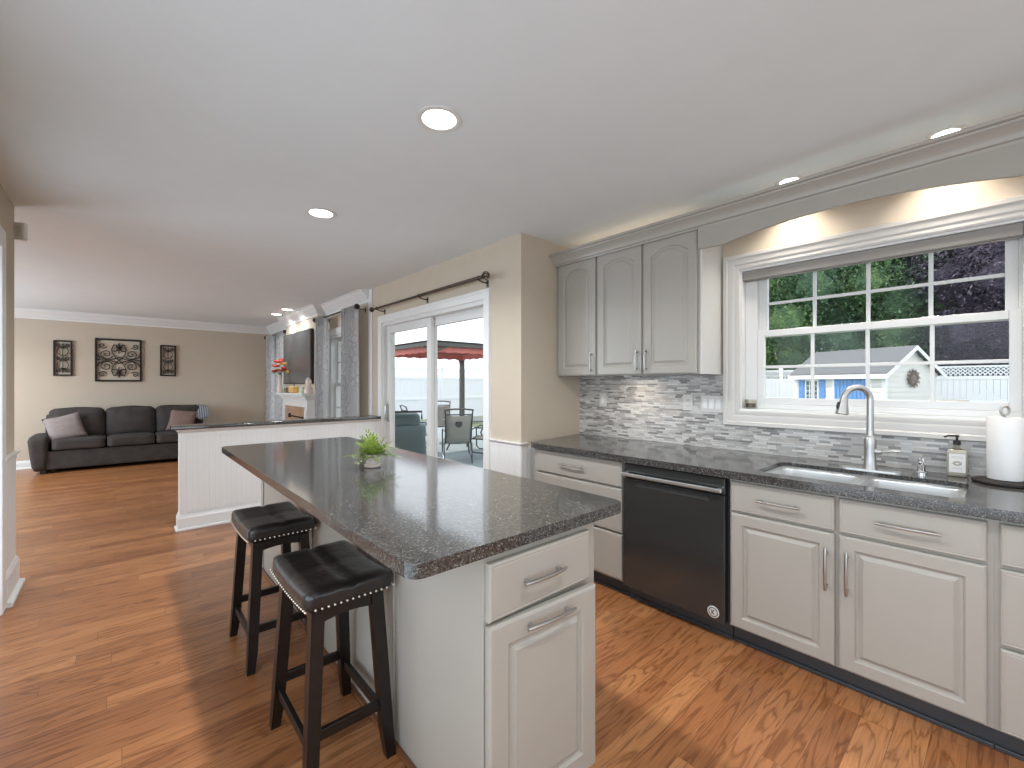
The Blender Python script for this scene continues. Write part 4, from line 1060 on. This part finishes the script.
# mantel-top things
MZ = 1.215
vs = thing('flower_vase', 'tall pale vase with red and yellow flowers at the left end of the mantel', 'vase of flowers', (2.03, 8.3, MZ))
bm = NB(); lathe(bm, [(.045, 0), (.055, .03), (.04, .09), (.025, .18), (.03, .27), (.04, .3)], (0, 0, 0), 18); obj('vase', bm, 'pink', vs, smooth=True)
for i in range(17):
    a = i * 2.4; r = .02 + .09 * sqrt(i / 17); z = .48 + .09 * cos(i * 1.7) - r * .35
    bm = NB(); c = Vector((cos(a) * r, sin(a) * r, z))
    for k in range(6):
        b = k * pi / 3; q = c + Vector((cos(b) * .018, sin(b) * .018, .0)); rbox(bm, q, (.024, .024, .018), .017, n=3)
    rbox(bm, c + Vector((0, 0, .01)), (.01, .01, .01), .009, n=3)
    fl = obj('flower_head', bm, 'red' if i % 5 not in (1, 3) else 'yellow', vs, smooth=True, ang=180)
bm = NB()
for i in range(9):
    a = i * .7; tube(bm, [(0, 0, .25), (cos(a) * .05, sin(a) * .05, .4)], .004, 5)
for i in range(14):
    a = i * .9; c = Vector((cos(a) * .09, sin(a) * .09, .35 + .02 * sin(i))); v_ = [bm.verts.new(c + Vector(q)) for q in ((0, 0, 0), (.02, .01, .01), (.05 * cos(a), .05 * sin(a), -.02), (-.01, .02, .01))]; bm.faces.new(v_)
obj('stems', bm, 'leaf', vs)
bm = NB(); n = 10
for k in range(n):
    a = 2 * pi * k / n; rbox(bm, (0, 0, 0), (.035, .035, .055), .03, n=5, mat=Matrix.Translation((cos(a) * .04, sin(a) * .04, .055)))
pm = thing('pumpkin', 'small yellow-orange pumpkin on the mantel beneath the television', 'pumpkin', (2.06, 7.6, MZ)); obj('shell', bm, 'orange', pm, smooth=True, ang=180)
bm = NB(); tube(bm, [(0, 0, .1), (.005, 0, .12), (.012, 0, .135)], [.01, .008, .009], 8); obj('stalk', bm, 'soil', pm)
cd = thing('candle_tray', 'dark tray with two glass candle holders left of the pumpkin', 'candle tray', (2.06, 8.0, MZ))
bm = NB(); box(bm, -.05, .05, -.12, .12, 0, .014, .004); obj('tray', bm, 'tin', cd)
for s in (-.06, .06): bm = NB(); lathe(bm, [(.028, .014), (.034, .03), (.034, .09), (.031, .09), (.03, .02)], (0, s, 0), 16); obj('candle_glass', bm, 'jarglass', cd, smooth=True)
fg = thing('figurine', 'pale ceramic figurine at the right end of the mantel', 'figurine', (2.12, 7.05, MZ))
bm = NB(); lathe(bm, [(.06, 0), (.065, .03), (.05, .08), (.035, .12), (.045, .15), (.04, .2), (.02, .235), (.004, .24)], (0, 0, 0), 18); obj('body', bm, 'pink', fg, smooth=True)
bm = NB(); rbox(bm, (0, .04, .15), (.02, .035, .03), .018, n=5); obj('wing', bm, 'pot', fg, smooth=True, ang=180)
gl = thing('candle_jar', 'small greenish jar on the mantel between pumpkin and figurine', 'jar', (2.1, 7.3, MZ))
bm = NB(); lathe(bm, [(.035, 0), (.04, .01), (.04, .08), (.03, .09)], (0, 0, 0), 18); obj('jar_body', bm, paint('pale_green_wax', (.55, .66, .5), .3), gl, smooth=True)
bm = NB(); lathe(bm, [(.032, .088), (.034, .1), (.01, .106)], (0, 0, 0), 18); obj('lid', bm, 'plate', gl, smooth=True)

# candle jar on the sink window ledge
jr = thing('candle_holder', 'small cut-glass candle holder in the left corner of the window ledge', 'candle holder', (XW + .03, 1.135, KW[2] + .012))
bm = NB(); lathe(bm, [(.03, 0), (.034, .004), (.036, .06), (.033, .06), (.03, .01), (.005, .008)], (0, 0, 0), 12); obj('glass', bm, 'jarglass', jr)
bm = NB(); lathe(bm, [(.027, .012), (.027, .035), (.002, .036)], (0, 0, 0), 14); obj('wax', bm, 'rust', jr)

# ------------------------------------------------------------------ outdoors
GZ = -.22
bm = NB(); box(bm, XW + .15, 60, -30, 60, GZ - .2, GZ); box(bm, XD + .15, XW + .15, YR + .15, 60, GZ - .2, GZ)
struct('ground', bm, 'grass')
bm = NB(); box(bm, XD + .15, 9.5, YR + .15, 16.4, GZ, GZ + .03); struct('patio_slab', bm, 'patio')
def fence(label, p0, p1, n, top=1.85):
    p0, p1 = Vector(p0), Vector(p1); d = p1 - p0; L = d.length; rz = math.atan2(d.y, d.x)
    t = thing('vinyl_fence', label, 'fence', (p0.x, p0.y, GZ), rz, 'white vinyl yard fences'); Hh = top - GZ; w = L / n
    for i in range(n + 1):
        bm = NB(); box(bm, i * w - .06, i * w + .06, -.06, .06, 0, Hh + .03, .005)
        prism_ = [(.0, .1)]
        lathe(bm, [(.09, Hh + .03), (.09, Hh + .05), (.03, Hh + .1), (.05, Hh + .14), (.02, Hh + .19)], (i * w, 0, 0), 8); obj('post', bm, 'fence', t)
    for i in range(n):
        a, b = i * w + .06, (i + 1) * w - .06
        bm = NB(); box(bm, a, b, -.02, .02, .08, .2); box(bm, a, b, -.03, .03, Hh - .12 - .36, Hh - .36, .004); box(bm, a, b, -.03, .03, Hh - .06, Hh, .004); box(bm, a, b, -.03, .03, .9, 1.0, .004)
        k = int((b - a) / .15)
        for j in range(k): box(bm, a + (b - a) * j / k + .003, a + (b - a) * (j + 1) / k - .003, -.012, .012, .2, Hh - .48)
        obj('board_panel', bm, 'fence', t)
        bm = NB(); zz0, zz1 = Hh - .36, Hh - .06; hh = zz1 - zz0; s = -.3
        x = a - hh
        while x < b:
            for sg in (1, -1):
                xa, za, xb, zb = (x, zz0, x + hh, zz1) if sg > 0 else (x, zz1, x + hh, zz0)
                if xa < a: za += (zb - za) * (a - xa) / hh; xa = a
                if xb > b: zb = za + (zb - za) * (b - xa) / (xb - xa); xb = b
                if xb - xa > .02:
                    o_ = .005 * sg; v_ = [bm.verts.new(q) for q in ((xa, o_ - .004, za), (xb, o_ - .004, zb), (xb, o_ - .004, zb + .045), (xa, o_ - .004, za + .045), (xa, o_ + .004, za), (xb, o_ + .004, zb), (xb, o_ + .004, zb + .045), (xa, o_ + .004, za + .045))]
                    for f in ((0, 1, 2, 3), (7, 6, 5, 4), (0, 4, 5, 1), (3, 2, 6, 7)): bm.faces.new([v_[k] for k in f])
            x += .12
        obj('lattice', bm, 'fence', t)
    return t
fence('white vinyl fence with lattice top seen through the patio door', (3, 16.5, 0), (15.5, 16.5, 0), 5, 2.02)
fence('white vinyl fence with lattice top behind the garden shed', (15.85, 16.3, 0), (22.2, 4.5, 0), 6, 1.95)
fence('white vinyl fence section right of the garden shed', (22.25, 4.2, 0), (22.25, -9.0, 0), 6, 2.0)

# shed
cpt = at(885, 13.7, GZ)
th = radians(31.6)
# view direction to the corner
vd = Vector((cpt.x, cpt.y, 0)).normalized(); left = Vector((-vd.y, vd.x, 0))
fd = (left * cos(th) + vd * sin(th))                      # along the front, from the corner to the left
rzs = math.atan2(fd.y, fd.x)
sd = thing('garden_shed', 'cream clapboard garden shed with blue doors and shutters behind the house', 'shed', (cpt.x, cpt.y, GZ), rzs)
# local: x along front (corner at 0 -> left end), front plane y=0 facing ..., depth towards +y or -y
depth_dir = vd * cos(th) - left * sin(th)
ydir = Vector((-sin(rzs), cos(rzs), 0)); sg = 1 if depth_dir.dot(ydir) > 0 else -1
SL, SDp, SE, SR = 3.0, 2.45, 1.93, 2.72
def Y_(y): return sg * y
bm = NB(); box(bm, 0, SL, min(0, Y_(SDp)), max(0, Y_(SDp)), 0, SE); 
prism(bm, [(Y_(0), SE), (Y_(SDp), SE), (Y_(SDp / 2), SR)], SL, 'X', 0)
k = 0; z = .05
while z < SE:
    box(bm, -.0, SL, min(Y_(-.022), Y_(-.0)), max(Y_(-.022), 0), z, z + .13)
    z += .16
z = .05
while z < SR - .16:
    ins = 0 if z < SE else (z - SE + .1) / (SR - SE) * SDp / 2
    box(bm, -.022, 0, min(Y_(ins), Y_(SDp - ins)), max(Y_(ins), Y_(SDp - ins)), z, z + .13); z += .16
obj('wall_siding', bm, 'siding', sd)
bm = NB(); ov = .16
for s in (0, 1):
    a0 = -.14 if s == 0 else SDp + .14; zed = SE - .14 * (SR - SE) / (SDp / 2)
    P = [(Y_(a0), zed + .03), (Y_(SDp / 2), SR + .03), (Y_(SDp / 2), SR + .09), (Y_(a0), zed + .09)]
    prism(bm, P, SL + 2 * ov, 'X', -ov)
obj('roof', bm, 'roof', sd)
bm = NB()
for s in (0, 1):
    a0 = -.16 if s == 0 else SDp + .16; zed = SE - .16 * (SR - SE) / (SDp / 2)
    for xx in (-ov - .02, SL + ov):
        prism(bm, [(Y_(a0), zed - .06), (Y_(SDp / 2), SR - .05), (Y_(SDp / 2), SR + .08), (Y_(a0), zed + .07)], .02, 'X', xx)
box(bm, -ov, SL + ov, min(Y_(-.16), Y_(-.13)), max(Y_(-.16), Y_(-.13)), SE - .18, SE - .04)
for xx in (-.03, SL - .07): box(bm, xx, xx + .1, min(Y_(-.03), Y_(.08)), max(Y_(-.03), Y_(.08)), 0, SE)
for xx in (.38, 1.55): box(bm, xx, xx + .09, min(Y_(-.03), 0), max(Y_(-.03), 0), 0, SE - .1)
obj('white_trim_boards', bm, 'fence', sd)
for xx in (.47, 1.01):
    bm = NB(); box(bm, xx, xx + .53, min(Y_(-.028), 0), max(Y_(-.028), 0), .05, SE - .12)
    for q in (.0, .12, .24, .36, .48): box(bm, xx + q, xx + q + .05, min(Y_(-.045), 0), max(Y_(-.045), 0), .05, SE - .12)
    obj('door', bm, 'blue', sd)
wn = NB(); box(wn, 2.12, 2.6, min(Y_(-.03), 0), max(Y_(-.03), 0), .95, 1.72); wo = obj('window_frame', wn, 'fence', sd)
bm = NB(); box(bm, 2.16, 2.56, min(Y_(-.035), 0), max(Y_(-.035), 0), .99, 1.68); obj('window_pane', bm, 'grill', wo)
bm = NB()
for q in (2.285, 2.425): box(bm, q, q + .02, min(Y_(-.045), 0), max(Y_(-.045), 0), .99, 1.68)
for q in (1.14, 1.32, 1.5): box(bm, 2.16, 2.56, min(Y_(-.045), 0), max(Y_(-.045), 0), q, q + .02)
obj('window_bars', bm, 'fence', wo)
for xx in (1.86, 2.63):
    bm = NB(); box(bm, xx, xx + .23, min(Y_(-.035), 0), max(Y_(-.035), 0), .93, 1.74)
    for j in range(14): box(bm, xx + .03, xx + .2, min(Y_(-.045), 0), max(Y_(-.045), 0), .98 + j * .052, 1.01 + j * .052)
    obj('shutter', bm, 'blue', sd)
# sun ornament on the gable wall
rot = Matrix.Rotation(rzs, 4, 'Z')
gp = Vector((-.05, Y_(1.22), 1.76)); gw = rot @ gp + Vector((cpt.x, cpt.y, GZ))
sn_ = thing('sun_ornament', 'rusty metal sun with wavy rays hung on the shed gable wall', 'garden ornament', gw, rzs)
bm = NB(); lathe(bm, [(.14, 0), (.13, -.03), (.08, -.045), (.01, -.05)], (0, 0, 0), 20, 'X'); obj('sun_face', bm, 'rust', sn_, smooth=True)
for k in range(12):
    a = 2 * pi * k / 12; bm = NB(); P = []
    for i in range(7): r = .13 + .2 * i / 6; b = a + .18 * sin(i * 1.1); P.append((-.015, cos(b) * r, sin(b) * r))
    tube(bm, P, [.034, .036, .034, .028, .022, .014, .004], 6); obj('ray', bm, 'rust', sn_, smooth=True)
# storage box by shed
bx = at(950, 15.2, GZ); t = thing('deck_box', 'tan storage box beside the right corner of the shed', 'storage box', bx, rzs)
bm = NB(); box(bm, -.35, .35, -.3, .3, 0, .95, .02); obj('body', bm, 'box', t); bm = NB(); box(bm, -.37, .37, -.32, .32, .95, 1.03, .02); obj('lid', bm, 'box', t)

# trees
def tree(name, label, base, blobs, leaf, n, trunk_r=.18, size=.11, seed=1, cat='tree'):
    rr = random.Random(seed); b = Vector(base); t = thing(name, label, cat, b, 0, 'trees behind the yard fence')
    zt = max(c[2] for c, r in blobs)
    bm = NB(); tube(bm, [(0, 0, 0), (.05, .03, zt * .3), (-.05, .05, zt * .6), (.0, 0, zt * .9)], [trunk_r, trunk_r * .8, trunk_r * .6, trunk_r * .25], 10)
    for c, r in blobs[:8]: tube(bm, [(0, 0, max(.6, c[2] * .45)), (c[0] * .5, c[1] * .5, c[2] * .75), c], [trunk_r * .45, trunk_r * .3, trunk_r * .1], 6)
    obj('trunk', bm, 'bark', t, smooth=True)
    vs, fs = [], []; tot = sum(r * r for _, r in blobs)
    for c, r in blobs:
        for _ in range(int(n * r * r / tot)):
            d = Vector((rr.gauss(0, 1), rr.gauss(0, 1), rr.gauss(0, 1))).normalized(); q = Vector(c) + d * r * rr.uniform(.55, 1.05)
            q += Vector((rr.gauss(0, .12), rr.gauss(0, .12), rr.gauss(0, .12)))
            if q.z + b.z < .1: continue
            a = Vector((rr.gauss(0, 1), rr.gauss(0, 1), rr.gauss(0, .6))).normalized(); s, u = frame_basis(a); L = size * rr.uniform(.6, 1.3)
            k = len(vs); vs += [q - a * L, q + s * L * .45, q + a * L, q - s * L * .45 + u * L * .2]; fs.append((k, k + 1, k + 2, k + 3))
    me = bpy.data.meshes.new('foliage'); me.from_pydata([tuple(v) for v in vs], [], fs); me.materials.append(M[leaf])
    o = bpy.data.objects.new('foliage', me); C.objects.link(o); o.parent = t
    bm = NB()
    for c, r in blobs:
        rm = Matrix.Translation(c); bmesh.ops.create_icosphere(bm, subdivisions=2, radius=r * .5, matrix=rm)
    for v_ in bm.verts: v_.co += Vector((rr.uniform(-.15, .15),) * 1 + (rr.uniform(-.15, .15), rr.uniform(-.15, .15)))
    obj('inner_foliage', bm, leaf, t)
def blobs(seed, n, R, z0, z1, rad):
    rr = random.Random(seed); B = []
    for i in range(n):
        z = z0 + (z1 - z0) * (i + .5) / n; k = sin(pi * (.18 + .72 * (i + .5) / n)); a = i * 2.4 + rr.uniform(-.4, .4)
        B.append(((cos(a) * R * k * rr.uniform(.3, 1), sin(a) * R * k * rr.uniform(.3, 1), z), rad * rr.uniform(.8, 1.2)))
    return B
TR = [(745, 22.5, 'leaf', 'bright green bushy tree at the left of the sink window view', 2.4, 8),
      (806, 23.5, 'leaf', 'tall light green tree rising behind the left end of the shed', 2.6, 9.5),
      (852, 21, 'leafd', 'deep green tree filling the view above the shed roof', 2.5, 9),
      (905, 20, 'leaf', 'green tree with dark trunk above the shed gable', 2.4, 9),
      (958, 18.5, 'leafp', 'purple-leaved tree right of the shed gable', 2.3, 8.6),
      (1008, 17.2, 'leafp', 'dark purple-leaved tree at the right edge of the sink window view', 2.3, 8.4),
      (1060, 17.5, 'leafp', 'purple-leaved tree beyond the right window casing', 2.3, 8.4),
      (880, 27, 'leafd', 'dark green tree farthest back behind the shed', 3.0, 11),
      (935, 25, 'leafd', 'dark green tree farther back between green and purple trees', 3.0, 11),
      (820, 29, 'leafd', 'dark green tree farthest back at the left', 3.0, 11)]
for i, (px, dp, lf, lb, R, ht) in enumerate(TR):
    b = at(px, dp, GZ)
    b.x = max(b.x, 24.2)
    tree('purple_tree' if lf == 'leafp' else 'leafy_tree', lb, b, blobs(i + 3, 16, R, 1.6, ht, 1.35), lf, 42000, seed=i, size=.085)

# gazebo (seen through the sliding door)
gn_, gf_ = at(432, 9.7), at(462, 13.4); gd_ = gf_ - gn_; gc = (gn_ + gf_) / 2; gc.z = GZ + .03
gz = thing('gazebo', 'dark-framed patio gazebo with a red cloth canopy outside the sliding door', 'gazebo', gc, math.atan2(gd_.y, gd_.x) - pi / 4)
hs = gd_.length / 2 / sqrt(2)
ph_ = 2.46
for sx in (-1, 1):
    for sy in (-1, 1):
        bm = NB(); box(bm, sx * hs - .06, sx * hs + .06, sy * hs - .06, sy * hs + .06, 0, ph_, .005)
        for q in (1, -1):
            pass
        tube(bm, [(sx * hs, sy * hs, ph_ - .45), (sx * (hs - .12), sy * hs, ph_ - .16), (sx * (hs - .45), sy * hs, ph_ - .03)], .025, 8)
        tube(bm, [(sx * hs, sy * hs, ph_ - .45), (sx * hs, sy * (hs - .12), ph_ - .16), (sx * hs, sy * (hs - .45), ph_ - .03)], .025, 8)
        obj('post', bm, 'roofmetal', gz)
bm = NB()
for s in (-1, 1): box(bm, -hs, hs, s * hs - .04, s * hs + .04, ph_ - .06, ph_ + .03); box(bm, s * hs - .04, s * hs + .04, -hs, hs, ph_ - .06, ph_ + .03)
for sx in (-1, 1):
    for sy in (-1, 1): tube(bm, [(sx * hs, sy * hs, ph_), (0, 0, ph_ + .15)], .02, 8)
obj('roof_beams', bm, 'roofmetal', gz)
def pyr(bm, e, z0, z1, th):
    top = [bm.verts.new((0, 0, z1))]; bot = [bm.verts.new((0, 0, z1 - th))]
    A_ = [bm.verts.new((x * e, y * e, z0)) for x, y in ((-1, -1), (1, -1), (1, 1), (-1, 1))]; B_ = [bm.verts.new((x * e, y * e, z0 - th)) for x, y in ((-1, -1), (1, -1), (1, 1), (-1, 1))]
    for i in range(4):
        j = (i + 1) % 4; bm.faces.new((A_[i], A_[j], top[0])); bm.faces.new((B_[j], B_[i], bot[0])); bm.faces.new((A_[j], A_[i], B_[i], B_[j]))
bm = NB(); pyr(bm, hs + .08, ph_ + .06, ph_ + .22, .012); obj('hard_roof', bm, 'roofmetal', gz)
bm = NB(); pyr(bm, hs - .05, ph_ - .0, ph_ + .12, .01)
for s in (-1, 1):
    for ax in (0, 1):
        for i in range(8):
            a, b = -hs + 2 * hs * i / 8, -hs + 2 * hs * (i + 1) / 8; y = s * (hs - .06); P = [(a, ph_ - .02), (a, ph_ - .17), ((a + b) / 2, ph_ - .2), (b, ph_ - .17), (b, ph_ - .02)]
            prism(bm, P, .012, 'Y' if ax == 0 else 'X', y)
obj('canopy', bm, 'canopy', gz)

# patio chairs
def pchair(label, loc, rz):
    t = thing('patio_chair', label, 'patio chair', loc, rz, 'sling patio chairs outside the sliding door')
    # faces +y locally (back at -y)
    for s in (-1, 1):
        bm = NB(); tube(bm, [(s * .27, -.28, 0), (s * .27, -.1, .12), (s * .27, .2, .14), (s * .27, .26, .2), (s * .27, .27, .6), (s * .27, .18, .65), (s * .27, -.2, .64)], .014, 8); obj('side_frame', bm, 'patio_metal', t, smooth=True)
        bm = NB(); tube(bm, [(s * .25, .25, .42), (s * .25, -.2, .4), (s * .25, -.28, .6), (s * .26, -.36, .98), (s * .27, -.39, 1.06)], .014, 8); obj('back_post', bm, 'patio_metal', t, smooth=True)
        bm = NB(); tube(bm, [(s * .27, -.2, .64), (s * .25, -.29, .64)], .012, 8); tube(bm, [(s * .27, -.28, .0), (s * .27, -.2, .4)], .012, 8); obj('leg', bm, 'patio_metal', t, smooth=True)
    bm = NB(); tube(bm, [(-.27, -.39, 1.05), (-.1, -.40, 1.07), (.1, -.40, 1.07), (.27, -.39, 1.05)], .016, 8); tube(bm, [(-.25, .25, .42), (.25, .25, .42)], .012, 8); tube(bm, [(-.25, -.35, .96), (.25, -.35, .96)], .012, 8); obj('top_rail', bm, 'patio_metal', t, smooth=True)
    bm = NB(); R = []
    for (y, z) in ((.25, .42), (.05, .4), (-.15, .39), (-.22, .45), (-.28, .62), (-.32, .8), (-.35, .95)):
        R.append([bm.verts.new((x, y, z - .02 * (1 - (x / .24) ** 2))) for x in (-.24, -.12, 0, .12, .24)])
    for a, b in zip(R, R[1:]):
        for k in range(4): bm.faces.new((a[k], a[k + 1], b[k + 1], b[k]))
    sl = obj('sling_seat', bm, 'sling', t, smooth=True, ang=180); m_ = sl.modifiers.new('t', 'SOLIDIFY'); m_.thickness = .006
    bm = NB(); lathe(bm, [(.07, 0), (.07, -.004)], (0, -.325, .78), 16, 'Y'); obj('medallion', bm, 'patio_metal', t)
    return t
c1_ = at(457, 8.8, GZ + .03)
base_ang = lambda v: math.atan2(v.y, v.x) - pi / 2
p1 = pchair('sling patio chair seen square from behind through the right door pane', c1_, base_ang(c1_) + radians(6))
dup(p1, at(486, 9.3, GZ + .03), base_ang(c1_) + radians(75), 'sling patio chair turned sideways at the right edge of the door glass')
dup(p1, at(420, 10, GZ + .03), base_ang(c1_) - radians(70), 'sling patio chair behind the covered grill, mostly hidden')
dup(p1, at(440, 11.9, GZ + .03), base_ang(c1_) + pi, 'sling patio chair on the far side of the patio table')
pt = thing('patio_table', 'glass-topped patio table behind the nearest sling chair', 'patio table', at(468, 10.4, GZ + .03), .2)
bm = NB(); lathe(bm, [(.6, .7), (.6, .715)], (0, 0, 0), 32); obj('table_top', bm, 'patio_metal', pt)
for k in range(4): a = pi / 4 + k * pi / 2; bm = NB(); tube(bm, [(cos(a) * .5, sin(a) * .5, 0), (cos(a) * .3, sin(a) * .3, .4), (cos(a) * .45, sin(a) * .45, .7)], .018, 8); obj('leg', bm, 'patio_metal', pt, smooth=True)
# covered grill
gl_ = thing('covered_grill', 'dark teal covered barbecue grill outside the left door pane', 'grill', at(404, 7.1, GZ + .03), base_ang(at(404, 7.1)))
bm = NB(); rbox(bm, (0, 0, .45), (.34, .27, .45), .05, n=10)
for v_ in bm.verts:
    k = v_.co.z / .9; v_.co.x *= .9 + .12 * k; v_.co.x += .012 * sin(v_.co.z * 9 + v_.co.y * 12)
rbox(bm, (-.02, 0, .97), (.27, .24, .12), .09, (0, 0, .02), n=8); obj('cover', bm, 'grill', gl_, smooth=True, ang=60)
bm = NB(); tube(bm, [(-.27, -.26, 1.0), (-.27, -.3, 1.12), (.27, -.3, 1.12), (.27, -.26, 1.0)], .016, 8); obj('lid_handle', bm, 'iron', gl_, smooth=True)
